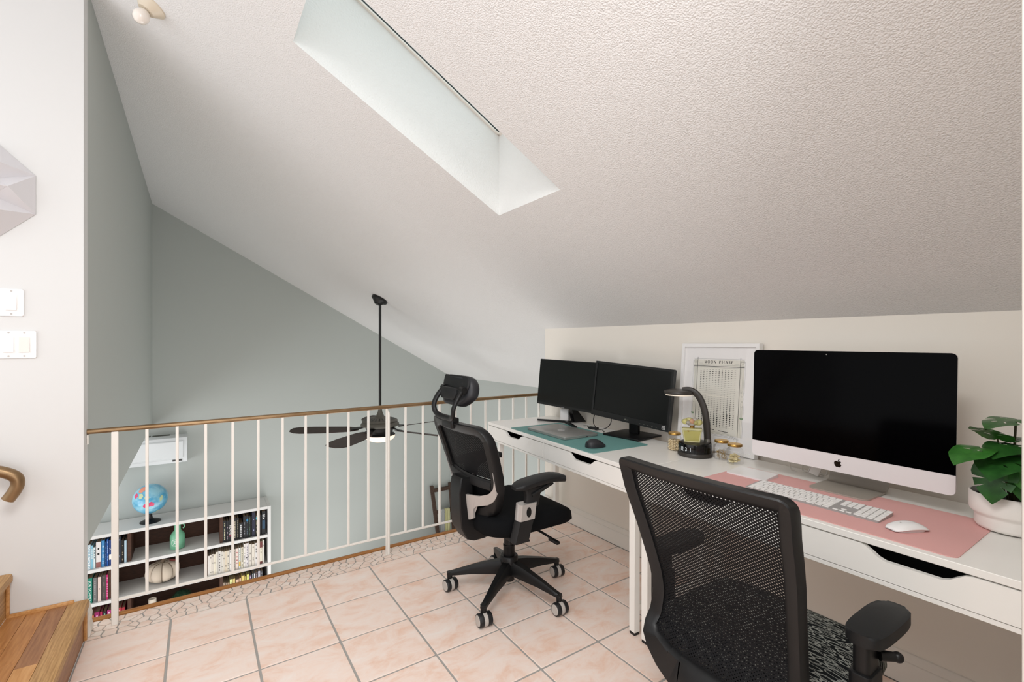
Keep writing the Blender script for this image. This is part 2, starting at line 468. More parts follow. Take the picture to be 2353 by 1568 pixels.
# --- skylight window
win = MB()
def skybar(x0, x1, y0, y1, h0, h1):
    for a in (0,):
        v = [win.bm.verts.new((x, y, cz(x, y)+H+h)) for h in (h0, h1) for y in (y0, y1) for x in (x0, x1)]
        for q in ((0, 2, 3, 1), (4, 5, 7, 6), (0, 1, 5, 4), (2, 6, 7, 3), (0, 4, 6, 2), (1, 3, 7, 5)): win.face([v[i] for i in q])
t = .018
for a in ((SX0-.04, SX1+.04, SY1, SY1+.05), (SX0-.04, SX1+.04, SY0-.05, SY0), (SX0-.04, SX0, SY0, SY1), (SX1, SX1+.04, SY0, SY1)): skybar(*a, 0, .05)
for a in ((SX0, SX1, SY1-.012, SY1), (SX0, SX1, SY0, SY0+.012), (SX1-.012, SX1, SY0, SY1)): skybar(*a, .001, .010)
window = struct('window_1', win, 'trim_white', smooth=0)
win = MB(); skybar(SX0, SX1, SY1-.008, SY1-.0005, .0115, .022); skybar(SX1-.008, SX1-.0005, SY0, SY1, .0115, .022); skybar(SX0, SX1, SY0+.0005, SY0+.008, .0115, .022)
obj('gasket', win, 'gasket', window, smooth=0)
win = MB(); skybar(SX0-.0, SX1, SY0, SY1, .026, .032)
obj('pane', win, 'pane', window, smooth=0)

# --- walls
def wallbox(name, x0, x1, y0, y1, z0, z1, m): return struct(name, MB().box(x0, x1, y0, y1, z0, z1), m, smooth=0)
def wall_to_ceiling(name, pts, th, z0, m, over=.03):
    """vertical wall along the line pts, pushed th sideways, its head following the ceiling"""
    (xa, ya), (xb, yb) = pts
    n = Vector((yb-ya, -(xb-xa), 0)).normalized()*th
    mb = MB(); v = []
    for (x, y) in ((xa, ya), (xb, yb)):
        for k in (0, 1):
            X, Y = x+n.x*k, y+n.y*k
            v.append((mb.bm.verts.new((X, Y, z0)), mb.bm.verts.new((X, Y, cz(X, Y)+over))))
    (a0, a1), (b0, b1), (c0, c1), (d0, d1) = v
    for q in ((a0, c0, c1, a1), (b0, b1, d1, d0), (a0, a1, b1, b0), (c0, d0, d1, c1), (a1, c1, d1, b1), (a0, b0, d0, c0)): mb.face(q)
    return struct(name, mb, m, smooth=0)
wall_to_ceiling('wall_stair', ((XL, YW), (-2.7, YW)), .085, -.25, 'white_paint')
# upper left wall, open underneath
mb = MB()
P0, P1 = (XL, YW+.087), (-.455, YF)
v = []
for (x, y) in (P0, P1):
    for dx in (0, -.12): v.append((mb.bm.verts.new((x+dx, y, .385 if y < 4 else .35)), mb.bm.verts.new((x+dx, y, cz(x+dx, y)+.03))))
(a0, a1), (b0, b1), (c0, c1), (d0, d1) = v
for q in ((a0, c0, c1, a1), (b0, b1, d1, d0), (a0, a1, b1, b0), (c0, d0, d1, c1), (a1, c1, d1, b1), (a0, b0, d0, c0)): mb.face(q)
struct('wall_left', mb, 'grey_paint', smooth=0)
wall_to_ceiling('wall_far', ((3.5, YF), (-3.6, YF)), .1, -2.5, 'grey_paint')
wall_to_ceiling('wall_lower_right', ((XLOW, 2.95), (XLOW, YF-.005)), .1, -2.5, 'grey_paint')
wall_to_ceiling('wall_right', ((XW, .0), (XW, 2.885)), .12, -.25, 'cream_paint')
wall_to_ceiling('wall_return', ((XW+.125, 2.885), (3.52, 2.885)), .06, -2.5, 'grey_paint')
wall_to_ceiling('wall_partition', ((.745, .11), (2.37, .11)), .13, -.25, 'cream_paint')
mb = MB().box(.7305, .7445, -.06, .1105, -.25, 2.25, .002)
struct('trim_1', mb, 'casing_trim')
struct("floor_lower", MB().box(-3.6, 3.5, -1.0, 7.0, -2.55, -2.4503), "wood_floor_low", smooth=0)

# --- loft floor: slab, tiles, broken-tile border, wooden edge
floor = struct('floor', MB().box(-.418, XW-.002, -2.8, 2.898, -.25, -.003), 'grout', smooth=0)
struct('floor_rear', MB().box(-2.7, .70, -3.4, -2.802, -.25, 0), 'oak', smooth=0)
PITCH, TX0, TY0, GR = .3114, .5136, 2.728, .0092
cache = {}
def tile_mesh(w, h):
    k = (round(w, 4), round(h, 4))
    if k not in cache:
        cache[k] = MB().box(-w/2, w/2, -h/2, h/2, -.009, 0, .0015, 1).mesh('tile', 'tile', 30)
    return cache[k]
for r in range(0, 18):
    y1 = TY0-r*PITCH-GR/2; y0 = TY0-(r+1)*PITCH+GR/2
    for c in range(-3, 6):
        x0 = TX0+c*PITCH+GR/2; x1 = TX0+(c+1)*PITCH-GR/2
        x0 = max(x0, -.412); x1 = min(x1, XW-.022)
        if x1-x0 < .02: continue
        if y0 < .11 and x1 > .725: continue
        o = link('tile', tile_mesh(x1-x0, y1-y0), floor, ((x0+x1)/2, (y0+y1)/2, random.uniform(-.0004, .0004)))
        if random.random() < .5 and x1-x0 > .29: o.rotation_euler.z = PI
# broken tile border: Voronoi cells clipped to the strip
def clip(poly, px, py, nx, ny):
    out = []
    for i in range(len(poly)):
        a, b = poly[i], poly[(i+1) % len(poly)]
        da = (a[0]-px)*nx+(a[1]-py)*ny; db = (b[0]-px)*nx+(b[1]-py)*ny
        if da <= 0: out.append(a)
        if da*db < 0:
            t = da/(da-db); out.append((a[0]+(b[0]-a[0])*t, a[1]+(b[1]-a[1])*t))
    return out
bx0, bx1, by0, by1 = -.414, XW-.022, TY0+.003, 2.894
seeds = []
rs = random.Random(5)
tries = 0
while len(seeds) < 235 and tries < 20000:
    tries += 1
    p = (rs.uniform(bx0, bx1), rs.uniform(by0, by1))
    if all((p[0]-q[0])**2*.6+(p[1]-q[1])**2*1.3 > .027**2 for q in seeds): seeds.append(p)
for s_ in seeds:
    poly = [(bx0, by0), (bx1, by0), (bx1, by1), (bx0, by1)]
    near = sorted(seeds, key=lambda q: (q[0]-s_[0])**2+(q[1]-s_[1])**2)[1:22]
    g = rs.uniform(.0020, .0038)
    for q in near:
        dx, dy = q[0]-s_[0], q[1]-s_[1]; L_ = math.hypot(dx, dy)
        poly = clip(poly, s_[0]+dx/2-dx/L_*g, s_[1]+dy/2-dy/L_*g, dx/L_, dy/L_)
        if len(poly) < 3: break
    if len(poly) < 3: continue
    ar = abs(sum(poly[i][0]*poly[(i+1) % len(poly)][1]-poly[(i+1) % len(poly)][0]*poly[i][1] for i in range(len(poly))))/2
    if ar < 1e-4: continue
    mb = MB().prism([(x-s_[0], y-s_[1]) for x, y in poly], -.009, rs.uniform(-.0006, .0004))
    obj('mosaic_piece', mb, 'mosaic', floor, 0, (s_[0], s_[1], 0))
mb = MB()
mb.loft([[Vector((x, 2.900+dy, z)) for dy, z in ((0, -.05), (.0, .004), (.010, .010), (.021, .010), (.030, .003), (.032, -.01), (.030, -.05))] for x in (-.42, XW)])
struct('trim_2', mb, 'edge_wood', smooth=50)

# --- baseboard along the desk wall
mb = MB()
prof = [(0, 0), (-.016, 0), (-.016, .078), (-.013, .086), (-.009, .088), (-.009, .112), (-.005, .119), (0, .121)]
mb.loft([[Vector((XW+dx-.0005, y, z)) for dx, z in prof] for y in (.112, 2.884)])
struct('baseboard_right', mb, 'trim_white', smooth=30)
mb = MB()
prof = [(0, 0), (.014, .0), (.018, .02), (.012, .05), (.014, .085), (.006, .125), (0, .145)]
mb.loft([[Vector((XL+.004+dx, y, z)) for dx, z in prof] for y in (2.76, 2.828)])
struct('trim_3', mb, 'trim_white', smooth=50)

# --- timber stairs on the left
st = thing('staircase', 'oak strip stairs with thick grainy nosings climbing along the white wall', 'stairs', (-.41, 2.44, 0))
def part(name, mb, m, parent, smooth=40, wl=None):
    """mesh written in world coordinates, stored relative to its thing"""
    w = Matrix.Translation(parent.location) @ Matrix.Rotation(parent.rotation_euler.z, 4, 'Z')
    bmesh.ops.transform(mb.bm, matrix=w.inverted(), verts=mb.bm.verts)
    return obj(name, mb, m, parent, smooth)
RISE, RUN = .177, .237
Ya, Yb = -.55, YW-.002
for k in range(4):
    zt = RISE*(k+1); xn = -.40-RUN*k
    part('riser', MB().box(xn-.036, xn-.018, Ya, Yb, zt-RISE+.0, zt-.03), 'oak_nosing' if k else 'oak_dark', st)
    part('side_cleat', MB().box(xn-.018, xn-.007, Yb-.014, Yb, zt-RISE+.001, zt-.032, .002), 'oak_light', st)
    if k == 3: break
    # nosing with a rounded front
    pr = [(0, -.03), (-.004, -.034), (-.068, -.034), (-.068, 0), (-.010, 0), (-.003, -.004), (0, -.012)]
    mb = MB(); mb.loft([[Vector((xn+dx, y, zt+dz)) for dx, dz in pr] for y in (Ya, Yb)])
    part('nosing', mb, 'oak_nosing', st, 30)
    part('tread_support', MB().box(xn-RUN-.018, xn-.037, Ya, Yb-.0, zt-.06, zt-.015), 'oak_dark', st)
    xa, xb = xn-RUN-.018, xn-.069
    w = (xb-xa)/3
    for j in range(3):
        y = Yb-.014; first = True
        if k == 0 and j < 1:
            pass
        while y > Ya:
            ln = rs.uniform(.16, .55) if first else rs.uniform(.4, .9)
            y2 = max(y-ln, Ya)
            mtl = rs.choice(['oak', 'oak', 'oak_light', 'oak', 'oak_dark'])
            if first and j == 2: mtl = 'oak_dark'
            part('plank', MB().box(xa+j*w+.0004, xa+(j+1)*w-.0004, y2+.0005, y-.0005, zt-.015, zt-.0006+rs.uniform(-.0003, .0003), .0006, 1), mtl, st)
            y = y2; first = False
    part('wall_bead', MB().box(xa, xb+.02, Yb-.0135, Yb, zt-.014, zt+.012, .004), 'oak_light', st)

# ================================================================== railing
rail = thing('railing', 'white steel balustrade with a bronze handrail along the loft edge', 'railing', (.9, YR, 0))
mb = MB(); mb.tube([(-.4195, YR, .9015), (.3, YR, .906), (1.2, YR, .9115), (2.2485, YR, .9175)], .0115, 14)
mb.tube([(-.4195, YR, .8995), (.3, YR, .904), (1.2, YR, .9095), (2.2485, YR, .9155)], .0122, 14, flat=.5)
part('handrail', mb, 'bronze', rail, 60)
part('wall_bracket', MB().box(-.4195, -.4135, YR-.012, YR+.012, .845, .889, .002), 'steel_white', rail)
part('bottom_rail', MB().box(-.312, 2.2485, YR-.006, YR+.006, .106, .118, .002, 1), 'steel_white', rail)
STEP = (.966+.323)/11
for i in range(0, 23):
    x = -.323+STEP*i
    zt = .893+.0058*(x+.42)
    if i in (0, 11):
        mb = MB()
        if i == 0: mb.box(x-.0125, x+.0125, YR-.0125, YR+.0125, 0, zt, .002, 1)
        else:
            # round-headed twin bar
            mb.box(x-.010, x-.001, YR-.012, YR+.006, 0, zt-.0, .0015, 1)
            pts = spline([(x+.006, YR-.006, .001), (x+.006, YR-.006, .5), (x+.006, YR-.006, .84), (x+.003, YR-.003, .875), (x-.004, YR, .894)], 5)
            mb.tube(pts, .0085, 8, up=(0, 1, 0))
        part('post', mb, 'steel_white', rail)
        continue
    if x > 2.23: break
    mb = MB(); mb.box(x-.0062, x+.0062, YR-.0062, YR+.0062, .112, zt, .001, 1)
    part('baluster', mb, 'steel_white', rail, 0)

# ================================================================== stair wall fittings
hr = thing('stair_handrail', 'bronze tube handrail with a hooked end on the white stair wall', 'handrail', (-.7, YW-.085, .8))
pts = spline([(-1.7, 2.66, 1.50), (-1.2, 2.66, 1.14), (-.88, 2.66, .905), (-.735, 2.66, .822), (-.655, 2.66, .795), (-.612, 2.66, .768), (-.604, 2.66, .738), (-.614, 2.66, .708), (-.632, 2.66, .678)], 6)
mb = MB(); mb.tube(pts, .0215, 16, up=(0, 1, 0)); part('tube', mb, 'bronze', hr, 60)
mb = MB().cyl((-1.2, 2.66, 1.12), (-1.2, YW-.012, 1.09), .008); mb.cyl((-1.2, YW-.012, 1.09), (-1.2, YW-.0005, 1.09), .03)
part('wall_bracket', mb, 'bronze', hr)

def switch(xr, z0, z1, n, label):
    w = .071 if n == 1 else .117
    t = thing('light_switch', label, 'light switch', (xr-w/2, YW-.001, (z0+z1)/2))
    h = z1-z0
    T = FRONT
    mb = MB(); mb.prism(rrect(w, h, .004), 0, .0055, .0025, 3, T=T, bottom=False); obj('cover_plate', mb, 'plate_white', t)
    for k in range(n):
        cx = 0 if n == 1 else (-.023+.046*k)
        mb = MB(); 
        mb.prism(rrect(.036, .070, .002, cx=cx), .0045, .0062, .0004, 1, T=T); obj('rocker_frame', mb, 'plate_white', t)
        pl = [(cx-.0155, -.0315), (cx+.0155, -.0315), (cx+.0155, .0315), (cx-.0155, .0315)]
        mb = MB()
        a = [mb.bm.verts.new(T @ Vector((x, y, .006))) for x, y in pl]; b = [mb.bm.verts.new(T @ Vector((x, y, .0112 if y < 0 else .0072))) for x, y in pl]
        mb.face(b); mb.face(a[::-1])
        for i in range(4): mb.face([a[i], a[(i+1) % 4], b[(i+1) % 4], b[i]])
        obj('rocker', mb, 'plate_white' if (n == 1 or k == 0) else 'casing_white', t)
        for sy in (-1, 1):
            mb = MB(); mb.cyl(T @ Vector((cx, sy*h*.42, .005)), T @ Vector((cx, sy*h*.42, .0066)), .0035, n=10)
            obj('screw', mb, 'silver_plastic', t)
    return t
switch(-.605, 1.414, 1.526, 1, 'white single rocker switch on the stair wall, above the double one')
switch(-.567, 1.240, 1.354, 2, 'white double rocker switch plate on the stair wall')

# faceted wall ornament
orn = thing('wall_ornament', 'white faceted star-shaped paper sculpture on the stair wall', 'wall decor', (-.765, YW-.001, 1.925))
def rp(r, deg, h): return Vector((r*math.cos(R(deg)), -h, r*math.sin(R(deg))))
outer = [rp(.212, 22.5+45*k, .002) for k in range(8)]
mid = [rp(.137, 45*k, .10) for k in range(8)]
val = [rp(.088, 22.5+45*k, .055) for k in range(8)]
ctr = rp(0, 0, .12)
for k in range(8):
    for tri in ((outer[k-1], outer[k], mid[k]), (outer[k], mid[(k+1) % 8], val[k]), (outer[k], val[k], mid[k]), (val[k-1], mid[k], ctr), (mid[k], val[k], ctr)):
        mb = MB(); n = (tri[1]-tri[0]).cross(tri[2]-tri[0]).normalized()
        if n.y > 0: n = -n
        g = sum(tri, Vector())/3
        f = [g+(p-g)*.996 for p in tri]
        b = [p-n*.002 for p in f]
        v0 = [mb.bm.verts.new(p) for p in f]; v1 = [mb.bm.verts.new(p) for p in b]
        mb.face(v0); mb.face(v1[::-1])
        for i in range(3): mb.face([v0[i], v0[(i+1) % 3], v1[(i+1) % 3], v1[i]])
        obj('facet', mb, 'facet', orn, 0)

# ceiling bulb light
lx, ly = -.173, 2.565
lt = thing('ceiling_light', 'small cream ceiling lamp holder with a bare round bulb', 'ceiling light', (lx, ly, cz(lx, ly)))
nrm = Vector((CB, CC, -1)).normalized()
T = nrm.to_track_quat('Z', 'Y').to_matrix().to_4x4()
mb = MB(); mb.lathe([(.058, 0), (.058, .006), (.05, .014), (.036, .03), (.03, .036)], 28, T); obj('lamp_holder', mb, 'cream_plastic', lt)
mb = MB(); mb.lathe([(.012, .034), (.022, .045), (.030, .062), (.031, .075), (.024, .092), (.010, .1015), (.002, .103)], 24, T); obj('bulb', mb, 'bulb', lt, 80)

# ================================================================== desks
def make_desk(label, fx, fy, angle, L, D, group, left_inset, back_inset, cut_end):
    """origin at the far front corner on the floor; local x runs along the front, local y to the wall"""
    t = thing('desk', label, 'desk', (fx, fy, 0), R(angle), group)
    ZT, ZB = .755, .632
    obj('desk_top', MB().prism([(0, 0), (L+cut_end, 0), (L-.002 if cut_end else L, D), (0, D)], ZT-.020, ZT, .0015, 1), 'desk_white', t)
    obj('bottom_panel', MB().box(.0, L, .002, D-.01, ZB, ZB+.013, .001, 1), 'desk_white', t)
    for x in (0, L-.015): obj('side_panel', MB().box(x, x+.015, .001, D-.002, ZB+.0135, ZT-.0205), 'desk_white', t, 0)
    obj('divider', MB().box(L/2-.008, L/2+.008, .001, D-.01, ZB+.0135, ZT-.0205), 'desk_white', t, 0)
    obj('back_panel', MB().box(.0155, L-.0155, D-.022, D-.012, ZB+.0135, ZT-.0205), 'desk_white', t, 0)
    for k in range(2):
        x0 = .0175 if k == 0 else L/2+.0105
        x1 = L/2-.0105 if k == 0 else L-.0175
        zb, zt = ZB+.0155, ZT-.0235
        cx = (x0+x1)/2
        cut = []
        for i in range(17):
            u = -1+2*i/16; a = abs(u)
            d = 1 if a < .48 else .5+.5*math.cos(PI*(a-.48)/.52)
            cut.append((cx+u*.118, zt-.031*d))
        dr = MB(); 
        T = Matrix(((1, 0, 0, 0), (0, 0, 1, 0), (0, 1, 0, 0), (0, 0, 0, 1)))
        poly = [(x0, zb), (x1, zb), (x1, zt)]+cut[::-1]+[(x0, zt)]
        dr.prism(poly, .0, .016, T=T)
        d = obj('drawer', dr, 'desk_white', t, 0)
        obj('drawer_box', MB().box(x0+.012, x1-.012, .0165, .30, zb+.002, zb+.006), 'desk_dark', d, 0)
        for xx in (x0+.012, x1-.016): obj('drawer_box', MB().box(xx, xx+.004, .0165, .30, zb+.006, zt-.012), 'desk_dark', d, 0)
        obj('drawer_box', MB().box(x0+.012, x1-.012, .135, .139, zb+.006, zt-.001), 'desk_dark', d, 0)
    for sx in (0, 1):
        xl = left_inset if sx == 0 else L-.036-.002
        for y in (.022, D-.036-back_inset):
            lg = obj('leg', MB().box(xl, xl+.034, y, y+.034, .012, ZB-.0005, .002, 1), 'desk_white', t)
            obj('foot', MB().box(xl+.002, xl+.032, y+.002, y+.032, 0, .0118), 'rubber', lg, 0)
        z = .10
        obj('stretcher', MB().box(xl+.006, xl+.028, .0565, D-.0365-back_inset, z, z+.03, .001, 1), 'desk_white', t)
    return t
far_desk = make_desk('white two-drawer desk under the two black monitors, beside the balustrade', 1.6795, 2.806, -94.0, 1.397, .548, 'white desks along the low wall', .10, .03, .031)
near_desk = make_desk('white two-drawer desk holding the large silver-chinned computer and pink mat', 1.578, 1.378, -90.8, 1.262, .605, 'white desks along the low wall', .004, .02, 0)

TOP = .7553
# ------------------------------------------------------------------ desk mats
teal = thing('desk_mat', 'teal desk mat under the grey laptop and black mouse', 'desk mat', (1.838, 2.088, TOP), R(-93.8))
obj('mat_sheet', MB().prism(rrect(.815, .395, .02), 0, .002), 'teal', teal)
pink = thing('desk_mat', 'pink desk mat under the white keyboard and white mouse', 'desk mat', (1.796, .745, TOP), R(-90.3))
obj('mat_sheet', MB().prism(rrect(.79, .41, .02), 0, .002), 'pink', pink)
MT = TOP+.0022

# ------------------------------------------------------------------ flat monitors
def make_monitor(name, label, c, yaw, tilt, roll, w, h, frame, chin, cat='monitor', th=.028, mats=('bezel', 'screen')):
    """origin on the desk below the panel; panel bottom centre c, facing the room"""
    t = thing(name, label, cat, (c[0], c[1], MT), R(-90+yaw))
    P = Matrix.Translation((0, 0, c[2]-MT)) @ Matrix.Rotation(R(-tilt), 4, 'X') @ Matrix.Rotation(R(roll), 4, 'Y')
    F = P @ Matrix(((1, 0, 0, 0), (0, 0, 1, 0), (0, 1, 0, 0), (0, 0, 0, 1)))   # x right, y up, z away from the viewer
    return t, P, F
# left one: slim, V-shaped foot
t, P, F = make_monitor('monitor', 'slim black monitor on a V-shaped foot, next to the balustrade', (2.070, 2.460, .8595), 3.3, 5.4, 1.1, .55, .327, .007, .016)
w, h = .55, .327
obj('housing', MB().prism(rrect(w, h, .003, 2, cy=h/2), .0, .022, .002, 1, T=F), 'bezel', t)
obj('housing_bulge', MB().prism(rrect(w*.7, h*.7, .02, cy=h/2), .022, .045, .01, 2, T=F), 'black_plastic', t)
scr = obj('screen', MB().prism([(-w/2+.006, .016), (w/2-.006, .016), (w/2-.006, h-.006), (-w/2+.006, h-.006)], -.0012, .0, T=F), 'screen', t, 0)
tb = obj('logo_tab', MB().prism(rrect(.044, .008, .001, cy=.003), -.0022, -.0002, T=F), 'bezel', t)
tc = Matrix(((1, 0, 0, 0), (0, 0, -1, 0), (0, 1, 0, 0), (0, 0, 0, 1)))
def on_panel(x, y, d=-.0026): return P @ Matrix.Translation((x, d, y)) @ FRONT
text_obj('logo_lettering', 'SAMSUNG', .036, .0055, 'silver_print', t, on_panel(0, .003), .0002)
mb = MB()
mb.loft([[Vector(p) for p in r] for r in (
    [(.006, .075, .0), (.040, .075, .0), (.062, .165, .0), (.030, .165, .0)],
    [(-.004, .058, .100), (.030, .058, .100), (.034, .092, .100), (.0, .092, .100)],
    [(-.024, .052, .20), (.024, .052, .20), (.024, .070, .20), (-.024, .070, .20)])])
obj('stand_neck', mb, 'black_gloss', t, 30)
mb = MB()
for sx in (-1, 1):
    mb.loft([[Vector(p) for p in r] for r in (
        [(.004-sx*.006, .014, 0), (.004+sx*.006, .036, 0), (.004+sx*.006, .036, .013), (.004-sx*.006, .014, .015)],
        [(sx*.182, -.072, 0), (sx*.196, -.060, 0), (sx*.196, -.060, .010), (sx*.182, -.072, .011)])])
mb.loft([[Vector(p) for p in r] for r in ([(-.004, .016, 0), (.012, .016, 0), (.050, .14, 0), (.018, .14, 0)], [(-.004, .016, .012), (.012, .016, .012), (.050, .14, .010), (.018, .14, .010)])])
obj('stand_foot', mb, 'black_plastic', t, 30)
# right one: thick bezel, square foot
w, h = .545, .338
t, P, F = make_monitor('monitor', 'black monitor with a square foot and thick lower bezel', (2.072, 1.884, .8405), 5.2, 4.4, 3.6, w, h, .012, .03)
def on_panel(x, y, d=-.0026): return P @ Matrix.Translation((x, d, y)) @ FRONT
mb = MB(); fr = [(-w/2, 0), (w/2, 0), (w/2, h), (-w/2, h)]; inn = [(-w/2+.013, .034), (w/2-.013, .034), (w/2-.013, h-.013), (-w/2+.013, h-.013)]
a = [mb.bm.verts.new(F @ Vector((x, y, -.004))) for x, y in fr]; b = [mb.bm.verts.new(F @ Vector((x, y, -.004))) for x, y in inn]
a2 = [mb.bm.verts.new(F @ Vector((x, y, .012))) for x, y in fr]; b2 = [mb.bm.verts.new(F @ Vector((x, y, .003))) for x, y in inn]
for i in range(4):
    j = (i+1) % 4
    mb.face([a[i], a[j], b[j], b[i]]); mb.face([a[i], a2[i], a2[j], a[j]]); mb.face([b[i], b[j], b2[j], b2[i]])
obj('bezel', mb, 'bezel', t, 0)
obj('screen', MB().prism([(x, y) for x, y in inn], .0005, .0028, T=F), 'screen', t, 0)
obj('housing', MB().prism(rrect(w-.004, h-.004, .004, 2, cy=h/2), .0122, .030, .003, 1, T=F), 'black_plastic', t)
obj('housing_bulge', MB().prism(rrect(w*.62, h*.6, .02, cy=h/2), .030, .058, .012, 2, T=F), 'black_plastic', t)
text_obj('logo_lettering', 'LG', .013, .008, 'ink_grey', t, on_panel(.004, .016, -.0045), .0003)
mb = MB(); mb.prism([(math.cos(2*PI*i/16)*.0045-.012, math.sin(2*PI*i/16)*.0045+.016) for i in range(16)], -.0048, -.0042, T=F)
obj('logo_disc', mb, 'ink_grey', t)
lab = obj('energy_sticker', MB().prism(rrect(.020, .020, .002, cx=w/2-.030, cy=.018), -.0048, -.0042, T=F), 'silver_print', t)
obj('sticker_field', MB().prism(rrect(.014, .014, .001, cx=w/2-.030, cy=.018), -.0052, -.0049, T=F), 'bezel', lab)
text_obj('sticker_letter', 'e', .008, .009, 'silver_print', lab, on_panel(w/2-.030, .018, -.0053), .0003)
for k in range(5):
    obj('button', MB().prism(rrect(.010, .0016, .0006, cx=.09+.027*k, cy=.012), -.0047, -.0042, T=F), 'ink_grey', t)
obj('stand_foot', MB().prism(rrect(.252, .225, .004, 3, cy=.047), 0, .011, .003, 2), 'black_plastic', t)
obj('stand_neck', MB().box(-.032, .032, .060, .084, .0112, .20, .004), 'black_plastic', t)

# grey woven cup behind the left monitor
cup = thing('pen_cup', 'small white and grey woven box behind the left black monitor', 'desk organiser', (2.150, 2.528, TOP), R(-56))
mb = MB(); mb.box(-.03, .03, -.03, .03, 0, .088, .008, 3); obj('cup_body', mb, 'plate_white', cup)
mb = MB()
for i in range(8):
    for j in range(6):
        x = -.0235+.0067*i; z = .010+.013*j+(.0065 if i % 2 else 0)
        mb.prism([(x-.003, z), (x, z-.005), (x+.003, z), (x, z+.005)], .0302, .0314, T=Matrix(((0, 0, 1, 0), (1, 0, 0, 0), (0, 1, 0, 0), (0, 0, 0, 1))))
obj('woven_front', mb, 'wire_mesh', cup, 0)

# cables behind the monitors
cb = thing('cable', 'thin black cables looped on the desk behind the right black monitor', 'cable', (2.12, 2.15, TOP+.0025))
def cable(name, pts, r, m, parent, n=6, seg=7):
    mb = MB(); mb.tube(spline(pts, seg), r, n, up=(.3, .2, 1)); return obj(name, mb, m, parent, 60)
cable('cord', [(.02, .03, .12), (.005, .06, .075), (-.015, .045, .03), (-.03, -.0, .004), (-.06, -.02, .003)], .0025, 'cable_black', cb)
cable('cord', [(.02, -.06, .12), (.01, -.085, .06), (-.02, -.075, .02), (-.05, -.02, .004), (-.03, .08, .003), (-.0, .11, .004), (-.02, .135, .003)], .0025, 'cable_black', cb)
cable('cord', [(-.035, -.055, .003), (-.055, -.09, .003), (-.07, -.10, .003)], .0022, 'cable_black', cb)
mb = MB(); mb.box(-.014, .014, -.033, .033, 0.0005, .014, .004, 2, T=Matrix.Translation((-.04, .02, 0)) @ Matrix.Rotation(.25, 4, 'Z')); obj('inline_switch', mb, 'cable_black', cb)

# ------------------------------------------------------------------ laptop
lp = thing('laptop', 'closed silver-grey laptop lying on the teal mat', 'laptop', (1.836, 2.195, MT), R(-92.6))
obj('base', MB().prism(rrect(.385, .25, .014), .0015, .0085, .0025, 2), 'alu_laptop', lp)
obj('lid', MB().prism(rrect(.388, .252, .014), .0095, .0155, .002, 2), 'alu_laptop', lp)
mb = MB()
for sx in (-.15, .15):
    for sy in (-.09, .09): mb.cyl((sx, sy, 0), (sx, sy, .0014), .008, n=10)
obj('rubber_foot', mb, 'rubber', lp)
obj('port', MB().box(.1922, .1932, .03, .045, .003, .007), 'desk_dark', lp, 0)
lg = obj('logo', MB().prism([(math.cos(2*PI*i/24)*.022, math.sin(2*PI*i/24)*.022) for i in range(24)], .0155, .0158), 'silver_print', lp)
mb = MB()
for x0 in (-.004, .005):
    mb.prism([(x0-.0045, -.015), (x0-.002, -.015), (x0+.0045, .015), (x0+.002, .015)], .0158, .0161)
obj('logo_slash', mb, 'metal_grey', lg)

# ------------------------------------------------------------------ mice
def ergo(label, x, y, rz):
    t = thing('computer_mouse', label, 'mouse', (x, y, MT), R(rz))
    mb = MB(); rings = []
    for i in range(9):
        v = -1+2*i/8; ww = .036*math.sqrt(max(0, 1-.82*v*v)); hh = .043*(1-.55*(v+.25)**2)
        hh = max(hh, .010)
        ring = []
        for k in range(14):
            a = PI*k/13
            ring.append(Vector((ww*math.cos(a)*(1+.12*math.sin(a)), v*.055, .001+hh*max(0, math.sin(a))**.75)))
        rings.append(ring)
    mb.loft(rings)
    obj('shell', mb, 'black_soft', t, 60)
    mb = MB(); mb.cyl((-.0035, .024, .0265), (.0035, .024, .0265), .009, n=14); obj('scroll_wheel', mb, 'metal_grey', t)
    mb = MB(); mb.prism(rrect(.046, .07, .015), 0, .0012); obj('glide_base', mb, 'rubber', t)
    return t
ergo('black ergonomic mouse on the teal mat in front of the laptop', 1.730, 1.790, -98)
mm = thing('computer_mouse', 'flat glossy white mouse on the pink mat beside the keyboard', 'mouse', (1.715, .487, MT), R(-118))
mb = MB(); rings = []
for i in range(13):
    v = -1+2*i/12; a = abs(v)
    ww = .0286*(1-a**5*.35); hh = .0205*(1-.9*a**2.2)
    yy = v*.0568*(1-.0*a)
    ring = []
    for k in range(17):
        u = -1+2*k/16
        ring.append(Vector((ww*u, yy-(.006*(u*u) if v > 0 else -.006*(u*u))*a**4, .0035+hh*(1-.5*u*u*u*u)*(1-.28*u*u))))
    for k in range(16, -1, -1):
        u = -1+2*k/16
        ring.append(Vector((ww*.9*u, yy*.97, .0026+hh*.18)))
    rings.append(ring)
mb.loft(rings); obj('shell', mb, 'white_gloss', mm, 60)
obj('glide_base', MB().prism(rrect(.044, .09, .018), .0, .0085), 'alu', mm)
mb = MB(); mb.prism([(math.cos(2*PI*i/16)*.0035, -.018+math.sin(2*PI*i/16)*.0045) for i in range(16)], .0215, .0222); obj('logo', mb, 'silver_plastic', mm)

